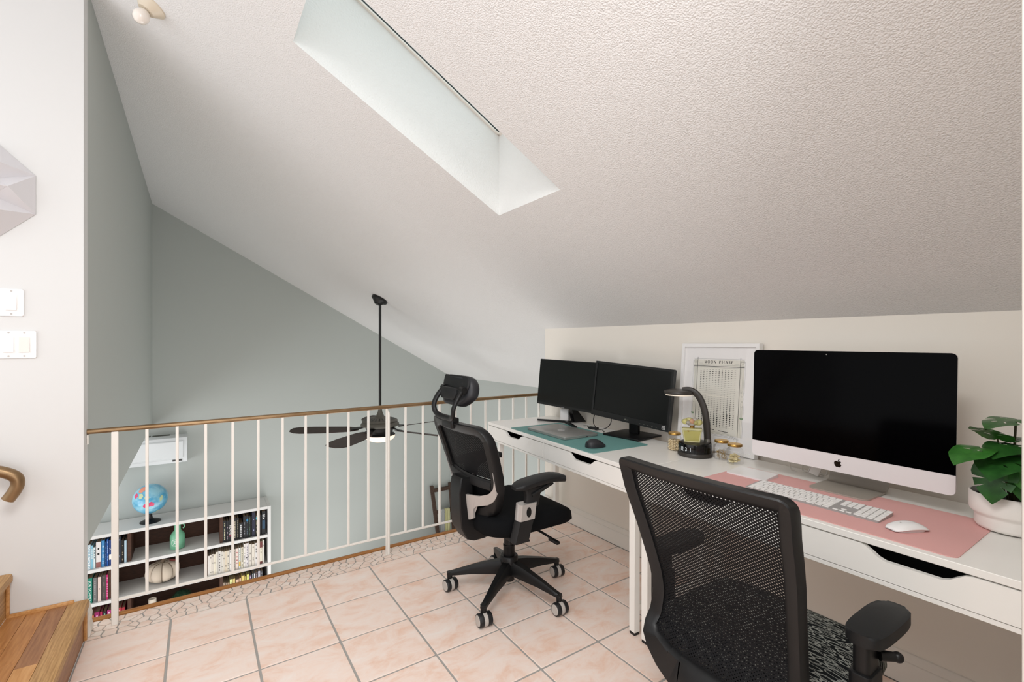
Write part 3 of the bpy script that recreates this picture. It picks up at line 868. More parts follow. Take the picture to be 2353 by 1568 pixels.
# ------------------------------------------------------------------ all-in-one computer
w, h = .65, .4475
t, P, F = make_monitor('desktop_computer', 'large all-in-one desktop computer with black screen and silver chin', (1.966, .7615, .8245), -.9, 1.7, .3, w, h, 0, 0, 'computer')
def on_panel(x, y, d=-.0006): return P @ Matrix.Translation((x, d, y)) @ FRONT
full = rrect(w, h, .016, 6, cy=h/2)
rings = []
for sc, zz in ((1, 0), (1, .0045), (.97, .007), (.8, .022), (.5, .036), (.2, .041)):
    rings.append([F @ Vector((x*sc, h/2+(y-h/2)*sc, zz)) for x, y in full])
mb = MB(); mb.loft(rings); obj('housing', mb, 'alu', t, 30)
CH = .0645
chin_p = [(x, y) for x, y in full if y < CH]+[]
g = [p for p in full if p[1] > CH]
def split(poly, y0, up):
    out = []
    for i in range(len(poly)):
        a, b = poly[i], poly[(i+1) % len(poly)]
        ina = (a[1] >= y0) == up; inb = (b[1] >= y0) == up
        if ina: out.append(a)
        if ina != inb:
            k = (y0-a[1])/(b[1]-a[1]); out.append((a[0]+(b[0]-a[0])*k, y0))
    return out
obj('screen', MB().prism(split(full, CH, True), -.0022, -.0002, T=F), 'screen_black', t, 30)
obj('chin', MB().prism(split(full, CH-.0006, False), -.0018, -.0002, T=F), 'alu', t, 30)
ap = [(0, .66), (.08, .69), (.18, .72), (.28, .70), (.36, .635), (.30, .59), (.262, .52), (.262, .45), (.30, .365), (.385, .30), (.34, .18), (.27, .08), (.20, .015), (.12, .0), (.05, .028), (0, .035), (-.05, .028), (-.12, .0), (-.20, .015), (-.29, .11), (-.36, .24), (-.40, .38), (-.405, .50), (-.37, .61), (-.30, .685), (-.20, .715), (-.10, .69)]
leafp = [(0.0, .735), (.005, .82), (.05, .91), (.12, .965), (.172, .98), (.165, .90), (.12, .81), (.06, .75)]
lg = obj('logo', MB().prism([(x*.0305, .0185+y*.0305) for x, y in ap], -.0026, -.0018, T=F), 'black_gloss', t, 0)
obj('logo_leaf', MB().prism([(x*.0305, .0185+y*.0305) for x, y in leafp], -.0026, -.0018, T=F), 'black_gloss', lg, 0)
mb = MB(); mb.cyl(F @ Vector((-.045, h-.013, -.0022)), F @ Vector((-.045, h-.013, -.0028)), .0022, n=10); obj('camera_lens', mb, 'metal_grey', t)
# bent aluminium foot: flat plate, curve, upright
prof = [(.085, .0)]
for i in range(8):
    a = R(90*i/7); prof.append((.092+.042*math.sin(a), .042-.042*math.cos(a)))
prof += [(.128, .12), (.105, .21)]
rings = []
for sx in (-.096, .096):
    up = [Vector((sx, y, z+(.005 if i < 1 else .005*math.cos(min(R(90), R(90)*(i-1)/7)))))-Vector((0, 0 if i < 1 else .005*math.sin(min(R(90), R(90)*(i-1)/7)), 0)) for i, (y, z) in enumerate(prof)]
    dn = [Vector((sx, y, z)) for y, z in prof][::-1]
    rings.append(up+dn)
mb = MB(); mb.loft(rings)
mb.prism([(x, y) for x, y in rrect(.192, .20, .022, 6, 0, .038) if y < .05]+[(-.096, .088), (.096, .088)][::1], 0, .005, .0008, 1) if False else mb.prism([(.096, .088), (-.096, .088)]+[(x, y) for x, y in rrect(.192, .20, .022, 6, 0, .038) if y < .03], 0, .005)
bmesh.ops.translate(mb.bm, verts=mb.bm.verts, vec=(.018, 0, .0002))
obj('foot', mb, 'alu_dark', t, 50)

# plug and cables behind it
pl = thing('power_adapter', 'white plug-in power adapter with cord behind the silver-chinned computer', 'charger', (2.105, .905, TOP+.0065), R(-72))
T = Matrix.Rotation(R(22), 4, 'Y') @ Matrix.Translation((0, 0, .021))
obj('adapter_body', MB().box(-.018, .018, -.016, .016, -.020, .028, .004, 3, T=T), 'casing_white', pl)
obj('adapter_cap', MB().box(-.0205, -.0185, -.0155, .0155, -.019, .027, .001, 1, T=T), 'plate_white', pl)
cable('cord', [(.022, 0, .012), (.045, -.005, .006), (.05, .0, .03), (.075, .02, .04), (.11, .035, .03), (.15, .03, .008)], .0035, 'cable_white', pl)
wc = thing('cable', 'two thin white cables hanging behind the silver-chinned computer', 'cable', (2.14, 1.0, TOP+.0025))
cable('cord', [(.02, .02, .085), (.005, .015, .045), (-.02, .0, .003), (-.03, -.03, .0025)], .0018, 'cable_white', wc)
cable('cord', [(.02, -.035, .085), (.012, -.04, .045), (-.01, -.045, .003), (-.01, -.10, .0025), (-.02, -.13, .0025)], .0018, 'cable_white', wc)

# ------------------------------------------------------------------ keyboard
kb = thing('keyboard', 'long white numeric-pad keyboard on the pink mat', 'keyboard', (1.766, .7605, MT), R(-91))
KW, KD = .4187, .118
mb = MB(); rings = []
for sx in (-1, 1):
    pass
P0 = rrect(KW, KD, .006, 4)
def ktop(y): return .0042+.0065*(y+KD/2)/KD
mb = MB(); a = [mb.bm.verts.new((x, y, .0)) for x, y in P0]; b = [mb.bm.verts.new((x, y, ktop(y))) for x, y in P0]
mb.face(b); mb.face(a[::-1])
for i in range(len(P0)): mb.face([a[i], a[(i+1) % len(P0)], b[(i+1) % len(P0)], b[i]])
obj('case', mb, 'alu_case', kb, 30)
kcache = {}
def key(cx, cy, kw, kh):
    k = (round(kw, 4), round(kh, 4))
    if k not in kcache:
        mb = MB(); mb.prism(rrect(kw, kh, .0018, 2), 0, .0016, .0005, 1, bottom=False); kcache[k] = mb.mesh('key', 'key_white', 30)
    link('key', kcache[k], kb, (cx, cy, ktop(cy)+.0001), (math.atan(.0065/KD), 0, 0))
U = .0188; gap = .0026; y0 = KD/2-.0105
rows = [[1.06]*14, [1]*13+[1.85], [1.6]+[1]*12+[1.25], [1.85]+[1]*11+[2.0], [2.4]+[1]*10+[2.45], [1, 1, 1, 1.3, 5.2, 1.3, 1, 1.05]]
for r, row in enumerate(rows):
    y = y0-r*U*.985; tot = sum(row); x = -KW/2+.006; sc = (.2745)/tot
    for u in row:
        kw = u*sc; key(x+kw/2, y, kw-gap, U*.985-gap+(0 if r else -.0015)); x += kw
for c in range(3):
    for r in range(3): key(-KW/2+.2985+c*.0185, y0-r*U*.985, .0158, .0158)
xa = -KW/2+.2985
key(xa, y0-5*U*.985-.004, .0158, .0078); key(xa+.0185, y0-5*U*.985-.004, .0158, .0078); key(xa+.037, y0-5*U*.985-.004, .0158, .0078); key(xa+.0185, y0-4*U*.985-.0055, .0158, .0078)
xn = -KW/2+.3565
for c in range(4):
    for r in range(6):
        if r == 5 and c == 0: key(xn+.0093, y0-r*U*.985, .0344, .0158)
        elif r == 5 and c == 1: pass
        elif c == 3 and r == 5: pass
        elif c == 3 and r == 4: key(xn+c*.0182, y0-4.5*U*.985, .0156, .0343)
        else: key(xn+c*.0182, y0-r*U*.985, .0156, .0158)

# ------------------------------------------------------------------ trackpad
tp = thing('trackpad', 'white square touch trackpad on the corner of the pink mat', 'trackpad', (1.899, 1.048, MT), R(-89))
P0 = rrect(.160, .114, .007, 4)
mb = MB(); zt = lambda y: .0048+.006*(y+.057)/.114
a = [mb.bm.verts.new((x, y, 0)) for x, y in P0]; b = [mb.bm.verts.new((x, y, zt(y))) for x, y in P0]
mb.face(a[::-1])
for i in range(len(P0)): mb.face([a[i], a[(i+1) % len(P0)], b[(i+1) % len(P0)], b[i]])
mb.face(b); obj('base', mb, 'alu', tp, 30)
mb = MB(); a = [mb.bm.verts.new((x*.992, y*.99, zt(y)+.0002)) for x, y in P0]; b = [mb.bm.verts.new((x*.992, y*.99, zt(y)+.001)) for x, y in P0]
mb.face(b)
for i in range(len(P0)): mb.face([a[i], a[(i+1) % len(P0)], b[(i+1) % len(P0)], b[i]])
obj('touch_surface', mb, 'white_gloss', tp, 30)

# ------------------------------------------------------------------ desk lamp with clock base
dl = thing('desk_lamp', 'dark desk lamp with a round head and a digital clock in its base', 'lamp', (2.015, 1.395, TOP), R(-55.2))
obj('base', MB().lathe([(.076, 0), (.081, .003), (.082, .014), (.079, .019)], 48), 'lamp_dark', dl)
obj('clock_drum', MB().lathe([(.0775, .0192), (.0780, .056), (.0765, .062), (.066, .0655)], 48), 'black_gloss', dl)
obj('charging_top', MB().lathe([(.066, .0656), (.064, .0668)], 40), 'lamp_dark', dl)
# local -y faces the camera; right of view = +x
for k, (ch, ww) in enumerate((('1', .0025), ('2', .0085), ('3', .0085), ('1', .0025))):
    a = -PI/2 + (-.90, -.78, -.54, -.27)[k]
    T = Matrix.Translation((.0785*math.cos(a), .0785*math.sin(a), .039)) @ Matrix.Rotation(a+PI/2, 4, 'Z') @ FRONT
    text_obj('clock_digit', ch, ww, .018, 'lcd_digit', dl, T, .0002)
# arm: rises at the back right, bends over towards the left
hx = lambda x, y: (Matrix.Rotation(R(55.2), 3, 'Z') @ Vector((x-2.015, y-1.395, 0)))
def W(x, y, z): v = hx(x, y); return (v.x, v.y, z-TOP)
pts = spline([W(2.062, 1.357, .805), W(2.062, 1.360, .86), W(2.060, 1.366, .94), W(2.056, 1.380, 1.0), W(2.048, 1.402, 1.045), W(2.035, 1.435, 1.068), W(2.02, 1.47, 1.070)], 6)
mb = MB(); mb.tube(pts, [.0165]*(len(pts)-8)+[.0165-.0008*i for i in range(8)], 14, up=(.3, 1, .1), flat=.5); obj('arm', mb, 'lamp_dark', dl, 60)
mb = MB(); mb.cyl(W(2.062, 1.357, .8005), W(2.062, 1.357, .835), .014, .0125, 16); obj('arm_collar', mb, 'metal_grey', dl)
hc = hx(2.02, 1.490)
T = Matrix.Translation((hc.x, hc.y, 0))
hd = obj('lamp_head', MB().lathe([(.069, .290), (.074, .294), (.074, .303), (.071, .307), (.045, .313), (.0, .3155)], 48, T), 'lamp_dark', dl)
obj('diffuser', MB().lathe([(.062, .284), (.067, .2865), (.067, .2899)], 40, T), 'led', dl)

# perfume bottle on the lamp base
pf = thing('perfume_bottle', 'yellow faceted glass bottle with a flower stopper on the lamp base', 'perfume bottle', (1.988, 1.393, TOP+.0672), R(-55))
pf.scale = (1.28, 1.28, 1.2)
def trap(w0, w1, d0, d1, z0, z1): return [[Vector((sx*w, sy*d, z)) for sx, sy in ((-1, -1), (1, -1), (1, 1), (-1, 1))] for w, d, z in ((w0, d0, z0), (w1, d1, z1))]
mb = MB(); mb.loft(trap(.028, .036, .013, .017, 0, .058)); mb.bevel(list(mb.bm.edges), .003, 2); obj('bottle', mb, 'perfume', pf, 30)
mb = MB(); mb.loft(trap(.023, .030, .009, .012, .006, .046)); obj('scent', mb, mat('scent', '#f3eda6', .15, trans=.5), pf, 30)
mb = MB(); mb.cyl((0, 0, .0582), (0, 0, .068), .008, n=20); obj('collar', mb, 'gold', pf)
for (x, y, z, rx, rz, m) in ((-.022, 0, .082, .015, .012, 'perfume_edge'), (.022, 0, .081, .016, .013, 'perfume_edge'), (0, -.006, .084, .010, .011, 'blossom_pink'), (-.010, .003, .089, .014, .010, 'perfume_edge'), (.011, .003, .088, .014, .010, 'crystal'), (-.002, -.004, .074, .017, .008, 'crystal'), (.012, -.005, .079, .010, .009, 'perfume_edge'), (-.012, -.005, .079, .010, .009, 'crystal')):
    obj('petal', MB().ball((x, y, z), rx, .009, rz, 12, 8), m, pf, 80)
obj('charm', MB().ball((-.013, -.0175, .047), .003, .002, .003, 8, 6), 'gold', pf)

# three storage jars
def jar(label, x, y, rz, fill):
    t = thing('glass_jar', label, 'jar', (x, y, TOP), R(rz), 'gold-lidded glass jars beside the lamp')
    def hexr(r, z, n=6): return [Vector((r*math.cos(2*PI*i/n+.26), r*math.sin(2*PI*i/n+.26), z)) for i in range(n)]
    mb = MB(); mb.loft([hexr(.034, 0), hexr(.0385, .004), hexr(.0385, .058), hexr(.036, .066), hexr(.026, .072), hexr(.026, .078)], True, False)
    obj('glass_body', mb, 'glass', t, 30)
    mb = MB(); mb.lathe([(.029, .0785), (.0315, .080), (.0315, .087), (.030, .0895), (.029, .0895)], 32); ld = obj('lid', mb, 'gold', t)
    obj('lid_disc', MB().lathe([(.0285, .0896), (.0280, .0904)], 32), 'lid_top', ld)
    obj('lid_hook', MB().cyl((.006, 0, .0905), (-.004, 0, .0925), .0016, n=8), 'gold', ld)
    r = random.Random(x*1000)
    if fill == 'beads':
        me = MB().ball((0, 0, 0), .0042, n=8, m=6).mesh('bead', 'bead', 80)
        lay = 0; z = .0062
        while z < .052:
            for i in range(-4, 5):
                for j in range(-4, 5):
                    px = i*.0086+(j % 2)*.0043+(lay % 2)*.002; py = j*.0075+(lay % 2)*.004
                    d = math.hypot(px, py)
                    if .019 < d < .0302: link('bead', me, t, (px, py, z+r.uniform(-.001, .001)))
            z += .0074; lay += 1
        link('bead', me, t, (0, 0, .05))
    elif fill == 'pins':
        for i in range(46):
            a = r.uniform(-.35, .35); z = .005+.0008*i; yy = r.uniform(-.018, .018); ln = .022
            mb = MB(); c, s_ = math.cos(a), math.sin(a)
            mb.cyl((-ln*c, yy-ln*s_, z), (ln*c, yy+ln*s_, z+r.uniform(-.002, .004)), .0011, n=5); obj('pin', mb, 'pin', t)
    else:
        for i in range(22):
            a = r.uniform(0, PI); rr = r.uniform(0, .019); b = r.uniform(0, 2*PI); z = .007+.0016*i
            T = Matrix.Translation((rr*math.cos(b), rr*math.sin(b), z)) @ Matrix.Rotation(a, 4, 'Z') @ Matrix.Rotation(r.uniform(-.5, .5), 4, 'X')
            mb = MB(); mb.prism([(-.010, -.006), (.010, -.006), (.010, .006), (-.010, .006)], -.003, .003, T=T); obj('clip', mb, 'clip', t, 0)
    return t
jar('gold-lidded glass jar filled with golden beads', 2.028, 1.522, 10, 'beads')
jar('gold-lidded glass jar half filled with wooden pins', 2.052, 1.278, 30, 'pins')
jar('gold-lidded glass jar with a few pale binder clips', 2.024, 1.196, 20, 'clips')

# ------------------------------------------------------------------ framed moon chart
fw, fh = .425, .545
pc = thing('framed_print', 'white framed moon phase chart leaning on the wall behind the lamp', 'framed print', (2.157, 1.3925, TOP+.0032), R(-90))
P = Matrix.Rotation(R(-5.0), 4, 'X')
F = P @ Matrix(((1, 0, 0, 0), (0, 0, 1, 0), (0, 1, 0, 0), (0, 0, 0, 1)))
b = .017
for n_, pl in (('frame_rail', [(-fw/2, 0), (fw/2, 0), (fw/2-b, b), (-fw/2+b, b)]), ('frame_rail', [(-fw/2, fh), (-fw/2+b, fh-b), (fw/2-b, fh-b), (fw/2, fh)]), ('frame_stile', [(-fw/2, 0), (-fw/2+b, b), (-fw/2+b, fh-b), (-fw/2, fh)]), ('frame_stile', [(fw/2, 0), (fw/2, fh), (fw/2-b, fh-b), (fw/2-b, b)])):
    obj(n_, MB().prism(pl, 0, .034, T=F), 'white_gloss', pc, 0)
obj('mat_board', MB().prism([(-fw/2+b, b), (fw/2-b, b), (fw/2-b, fh-b), (-fw/2+b, fh-b)], .012, .030, T=F), 'paper', pc, 0)
obj('glazing', MB().prism([(-fw/2+b, b), (fw/2-b, b), (fw/2-b, fh-b), (-fw/2+b, fh-b)], .006, .0075, T=F), 'glass', pc, 0)
pr = obj('chart_sheet', MB().prism([(-.138, .085), (.138, .085), (.138, .462), (-.138, .462)], .0114, .0119, T=F), 'paper_cream', pc, 0)
pd = .0110
def bar(mb, x0, y0, x1, y1, w): 
    d = Vector((x1-x0, y1-y0)); n = Vector((-d.y, d.x)).normalized()*w/2
    mb.poly([F @ Vector((x0+n.x, y0+n.y, pd)), F @ Vector((x0-n.x, y0-n.y, pd)), F @ Vector((x1-n.x, y1-n.y, pd)), F @ Vector((x1+n.x, y1+n.y, pd))])
def disc(mb, x, y, r, n=10, a0=0, a1=2*PI):
    mb.poly([F @ Vector((x+r*math.cos(a0+(a1-a0)*i/n), y+r*math.sin(a0+(a1-a0)*i/n), pd-.0001)) for i in range(n if a1-a0 > 6 else n+1)])
mb = MB()
bar(mb, -.118, .10, -.118, .474, .0022); bar(mb, .118, .062, .118, .474, .0022); disc(mb, .118, .058, .0035)
bar(mb, -.14, .427, .14, .427, .0026)
bar(mb, -.062, .108, -.005, .105, .0035); bar(mb, .018, .104, .07, .101, .0028)
obj('thick_lines', mb, 'ink', pr, 0)
mb = MB()
for y in (.466, .434, .421): bar(mb, -.14, y, .14, y, .0008)
bar(mb, -.112, .443, -.086, .443, .0006); bar(mb, .086, .443, .112, .443, .0006)
for sx in (-1, 1):
    for k in (.124, .131, .138, .144): bar(mb, sx*k, .30, sx*k, .427, .0006)
    for k in (.128, .136, .142): bar(mb, sx*k, .085, sx*k, .24, .0006)
    bar(mb, sx*.144, .427, sx*.144, .455, .0006)
    for cy in (.296, .272, .248):
        c_ = [(sx*.134+.006*math.cos(a), cy+.014*math.sin(a)) for a in [2*PI*i/14 for i in range(14)]]
        for i in range(14): bar(mb, *c_[i], *c_[(i+1) % 14], .0006)
    c_ = [(sx*.131+.010*math.cos(a), .452+.010*math.sin(a)) for a in [2*PI*i/14 for i in range(14)]]
    for i in range(14): bar(mb, *c_[i], *c_[(i+1) % 14], .0006)
    bar(mb, sx*.131-.010, .452, sx*.131+.010, .452, .0012); bar(mb, sx*.131, .442, sx*.131, .462, .0006)
for y in (.093, .087, .081, .075): bar(mb, -.11, y+.004, .09+(.093-y)*2, y, .0007)
for k in range(3): bar(mb, .075+.012*k, .070, .087+.012*k, .088, .0007)
obj('fine_lines', mb, 'ink_grey', pr, 0)
mb = MB()
for c in range(12):
    x = -.096+c*.0172
    bar(mb, x-.003, .410, x+.003, .410, .0014)
    for r in range(31 if c in (0, 2, 4, 6, 7, 9, 11) else (29 if c == 1 else 30)):
        y = .400-r*.00925
        ph = ((r+c*.45+2.5) % 29.5)/29.5
        lit = abs(math.cos(PI*ph))
        if ph < .5: disc(mb, x, y, .0013+.0020*lit**2, 8)
        elif .49 < ph < .53: pass
        else: disc(mb, x, y, .0011+.0024*lit**2, 8, PI/2, 3*PI/2)
obj('moon_symbols', mb, 'ink', pr, 0)
mb = MB()
for r in range(31): bar(mb, -.10, .400-r*.00925, .10, .400-r*.00925, .00035)
obj('row_lines', mb, 'ink_grey', pr, 0)
mb = MB(); disc(mb, .134, .182, .0095, 10, PI, 2*PI); disc(mb, -.134, .182, .0095, 10, PI, 2*PI); obj('green_cups', mb, 'ink_green', pr, 0)
# serif capitals drawn as strokes
A_, B_ = .0030, .0009
def arc(cx, cy, rx, ry, a0, a1, n=10): return [(cx+rx*math.cos(R(a0+(a1-a0)*i/n)), cy+ry*math.sin(R(a0+(a1-a0)*i/n))) for i in range(n+1)]
G = {
 'M': [[(0.1, 0, 0.12, 1), B_], [(.12, 1, .5, 0), A_], [(.5, 0, .88, 1), B_], [(.88, 1, .9, 0), A_], [(0, 0, .22, 0), B_], [(.75, 0, 1.02, 0), B_]],
 'N': [[(.12, 0, .12, 1), B_], [(.12, 1, .88, 0), A_], [(.88, 0, .88, 1), B_], [(0, 0, .25, 0), B_], [(.75, 1, 1, 1), B_]],
 'P': [[(.15, 0, .15, 1), A_], [arc(.3, .73, .5, .27, 90, -90), A_*.8], [(.15, 1, .35, 1), B_], [(.15, .46, .35, .46), B_], [(0, 0, .32, 0), B_]],
 'H': [[(.12, 0, .12, 1), A_], [(.88, 0, .88, 1), A_], [(.12, .5, .88, .5), B_], [(0, 0, .26, 0), B_], [(.74, 0, 1, 0), B_], [(0, 1, .26, 1), B_], [(.74, 1, 1, 1), B_]],
 'A': [[(.05, 0, .5, 1), B_], [(.5, 1, .92, 0), A_], [(.22, .36, .76, .36), B_], [(-.05, 0, .2, 0), B_], [(.76, 0, 1.05, 0), B_]],
 'S': [[arc(.5, .75, .36, .24, 20, 200), A_*.7], [[(.16, .67), (.35, .55), (.65, .45), (.84, .33)], A_], [arc(.5, .25, .36, .24, 20, -160), A_*.7]],
 'E': [[(.15, 0, .15, 1), A_], [(.15, 1, .85, 1), B_], [(.15, .5, .7, .5), B_], [(.15, 0, .88, 0), B_], [(.85, 1, .85, .82), B_], [(.88, 0, .88, .2), B_], [(0, 0, .15, 0), B_]],
 'O': [[arc(.5, .5, .44, .5, 0, 360, 20), A_*.75]]}
mb = MB(); x = -.078; lh = .0135
for ch in 'MOON PHASE':
    if ch == ' ': x += .012; continue
    lw = .0125 if ch in 'MOHNA' else .0100
    for pts, wd in G[ch]:
        if not isinstance(pts, list): pts = [(pts[0], pts[1]), (pts[2], pts[3])]
        for p, q in zip(pts[:-1], pts[1:]): bar(mb, x+p[0]*lw, .4435+p[1]*lh, x+q[0]*lw, .4435+q[1]*lh, wd)
    x += lw+.0052
obj('lettering', mb, 'ink', pr, 0)

# ------------------------------------------------------------------ potted plant
pp = thing('potted_plant', 'small artificial split-leaf plant in a stepped white pot', 'plant', (1.965, .318, MT), 0)
mb = MB(); mb.lathe([(.060, 0), (.072, .003), (.077, .012), (.077, .036), (.079, .042), (.086, .048), (.0885, .054), (.0885, .103), (.087, .105), (.084, .104), (.083, .08)], 56, cap1=False); obj('pot', mb, 'pot_white', pp, 50)
obj('soil', MB().lathe([(.001, .092), (.05, .093), (.0825, .089)], 40, cap0=False, cap1=False), 'soil', pp)
def leaf_mesh(kind, m):
    """heart-shaped leaf with side notches and slots, tip along +y, length 1"""
    rr = random.Random(kind)
    half = [(0, .0), (.10, -.10), (.26, -.12), (.40, -.02), (.47, .14), (.49, .30)]
    notch = kind % 3
    if notch == 0: half += [(.46, .42), (.20, .40), (.45, .50), (.40, .62)]
    elif notch == 1: half += [(.47, .44), (.43, .58)]
    else: half += [(.46, .40), (.16, .44), (.44, .47), (.37, .66), (.16, .58), (.33, .70)]
    half += [(.26, .80), (.12, .93), (0, 1.02)]
    out = half+[(-x, y) for x, y in half[-2:0:-1]]
    bm = bmesh.new()
    vs = [bm.verts.new((x, y, 0)) for x, y in out]
    ed = [bm.edges.new((vs[i], vs[(i+1) % len(vs)])) for i in range(len(vs))]
    for sx in (-1, 1):
        for (cx, cy, l, a) in (((.16, .28, .085, .25),) if notch != 0 else ((.15, .22, .075, .3), (.13, .56, .06, .6))):
            hole = [(sx*(cx+l*math.cos(t)*math.cos(a)-.018*math.sin(t)*math.sin(a)), cy+l*math.cos(t)*math.sin(a)+.018*math.sin(t)*math.cos(a)) for t in [2*PI*i/10 for i in range(10)]]
            hv = [bm.verts.new((x, y, 0)) for x, y in hole]
            ed += [bm.edges.new((hv[i], hv[(i+1) % 10])) for i in range(10)]
    bmesh.ops.triangle_fill(bm, use_beauty=True, use_dissolve=False, edges=ed)
    bmesh.ops.subdivide_edges(bm, edges=bm.edges, cuts=2, use_grid_fill=True)
    for v in bm.verts:
        x, y = v.co.x, v.co.y
        v.co.z = .10*abs(x)**.8-.34*y*y+.05*math.sin(9*y)*abs(x)-.25*x*x
    bmesh.ops.recalc_face_normals(bm, faces=bm.faces)
    me = bpy.data.meshes.new('leaf'); bm.to_mesh(me); bm.free(); me.materials.append(M[m]); me.shade_smooth()
    return me
leaves = [leaf_mesh(k, m) for k, m in ((0, 'leaf'), (1, 'leaf'), (2, 'leaf'), (1, 'leaf_light'), (0, 'leaf_light'))]
# (x to the viewer's right, y towards the viewer, height, heading deg (0 = viewer's right, 90 = to viewer), pitch deg, size, kind)
vr = Vector((.830, -.557, 0)); vf = Vector((-.557, -.830, 0))
LV = [(-.070, .03, .235, 168, -5, .085, 3), (-.028, .045, .225, 155, -12, .10, 0), (-.01, .06, .212, 120, -38, .085, 3), (-.02, .06, .205, 95, -60, .09, 0),
      (.02, .05, .205, 75, -58, .08, 2), (-.045, .040, .20, 160, -58, .09, 2), (.0, .03, .302, 172, 4, .085, 0), (.01, .015, .298, 15, -8, .115, 2),
      (-.03, .02, .255, 165, 40, .08, 4), (.045, .035, .235, 60, -35, .10, 1), (.06, .02, .215, 20, -30, .10, 3), (.03, -.01, .25, 330, 5, .10, 1),
      (-.01, .045, .245, 160, 4, .095, 1), (.035, .045, .225, 40, -50, .08, 0), (-.005, .0, .24, 60, 30, .10, 2), (.07, .0, .25, 5, -12, .10, 0), (.05, .05, .225, 100, -20, .075, 3)]
for i, (lx_, ly_, lz, hd, pt, sz, kd) in enumerate(LV):
    p = vr*(lx_*1.45-.018)+vf*ly_*1.05+Vector((0, 0, .105+(lz-.12)*1.22))
    base = vr*(lx_*.18-.012)+vf*(ly_*.18+.01)+Vector((0, 0, .090))
    hdv = vr*math.cos(R(hd))+vf*math.sin(R(hd))
    mb = MB(); mb.tube(spline([base, base*.5+p*.5+Vector((0, 0, .02)), p], 5), .0022, 6, up=(1, .3, .2)); sm = obj('stem', mb, 'stem', pp)
    fwd = hdv*math.cos(R(pt))+Vector((0, 0, math.sin(R(pt))))
    side = fwd.cross(Vector((0, 0, 1))).normalized(); upv = side.cross(fwd)
    o = link('leaf', leaves[kd], pp)
    o.matrix_local = Matrix.Translation(p) @ Matrix((side, fwd, upv)).transposed().to_4x4() @ Matrix.Scale(sz*1.18, 4)

# ------------------------------------------------------------------ cord on the floor by the desk legs
cf = thing('cable', 'black power cable looping on the floor behind the white desk legs', 'cable', (1.86, 1.44, .003))
cable('cord', [(.22, .07, .006), (.15, .09, .004), (.08, .10, .012), (.0, .08, .03), (-.05, .04, .03), (-.055, .0, .012), (-.01, -.02, .004), (.07, -.01, .004), (.15, .0, .004)], .004, 'cable_black', cf)
mb = MB(); mb.box(-.02, .02, -.012, .012, .004, .028, .004, T=Matrix.Translation((.07, .10, 0)) @ Matrix.Rotation(.2, 4, 'Z')); obj('plug', mb, 'cable_black', cf)

# ================================================================== office chairs
def star_base(t, cx, cy, rad, a0, hub_top, mats=('black_plastic', 'rubber', 'caster_grey'), ztip=.092, seedn=1):
    """five tapering legs on casters; cx, cy in the chair's own frame"""
    r = random.Random(seedn)
    obj('hub', MB().lathe([(.040, .115), (.047, .125), (.047, hub_top), (.042, hub_top+.006)], 28, Matrix.Translation((cx, cy, 0))), mats[0], t)
    obj('gas_lift', MB().lathe([(.0255, .062), (.0275, .066), (.0275, .115), (.030, hub_top), (.030, hub_top+.05), (.0315, hub_top+.052), (.0315, hub_top+.06), (.027, hub_top+.062), (.027, .40)], 24, Matrix.Translation((cx, cy, 0))), mats[0], t)
    for k in range(5):
        a = R(a0+72*k); T = Matrix.Translation((cx, cy, 0)) @ Matrix.Rotation(a, 4, 'Z')
        rings = []
        for (x, w, zt, zb) in ((.030, .030, .172, .105), (.10, .026, .158, .100), (.20, .020, .132, .094), (.285, .0155, .106, .082), (.312, .0155, .098, .080), (.328, .012, .088, .080)):
            x *= rad/.32
            rings.append([T @ Vector((x, y, z)) for y, z in ((-w, zb), (w, zb), (w, zb+(zt-zb)*.65), (w*.62, zt), (-w*.62, zt), (-w, zb+(zt-zb)*.65))])
        mb = MB(); mb.loft(rings)
        mb.cyl(T @ Vector((rad-.004, 0, .058)), T @ Vector((rad-.004, 0, .094)), .0135, .0155, 14)
        lg = obj('base_leg', mb, mats[0], t, 35)
        tw = r.uniform(-.5, .5)
        C = Matrix.Translation((cx, cy, 0)) @ Matrix.Rotation(a, 4, 'Z') @ Matrix.Translation((rad-.004, 0, 0)) @ Matrix.Rotation(-a+tw*.35, 4, 'Z') @ Matrix.Translation((.008, 0, .0305)) @ Matrix.Scale(1.15, 4)
        mb = MB()
        for sx in (-1, 1):
            mb.mi = 0
            TT = C @ Matrix.Translation((0, sx*.0185, 0)) @ Matrix.Rotation(-sx*PI/2, 4, 'X')
            mb.lathe([(.0245, -.0105), (.0265, -.008), (.0265, .006), (.0245, .0095)], 26, TT)
            mb.mi = 1
            mb.lathe([(.0215, .0096), (.0200, .0112)], 24, TT)
        mb.mi = 1
        TT = C @ Matrix.Rotation(PI/2, 4, 'X'); mb.lathe([(.0262, -.0078), (.0268, -.005), (.0268, .005), (.0262, .0078)], 26, TT)
        mb.mi = 2
        st_ = C @ Vector((-.006, 0, .020)); mb.cyl(st_, st_+Vector((0, 0, .018)), .0065, n=10)
        obj('caster', mb, ['rubber', 'caster_grey', 'metal_grey'], lg, 35)

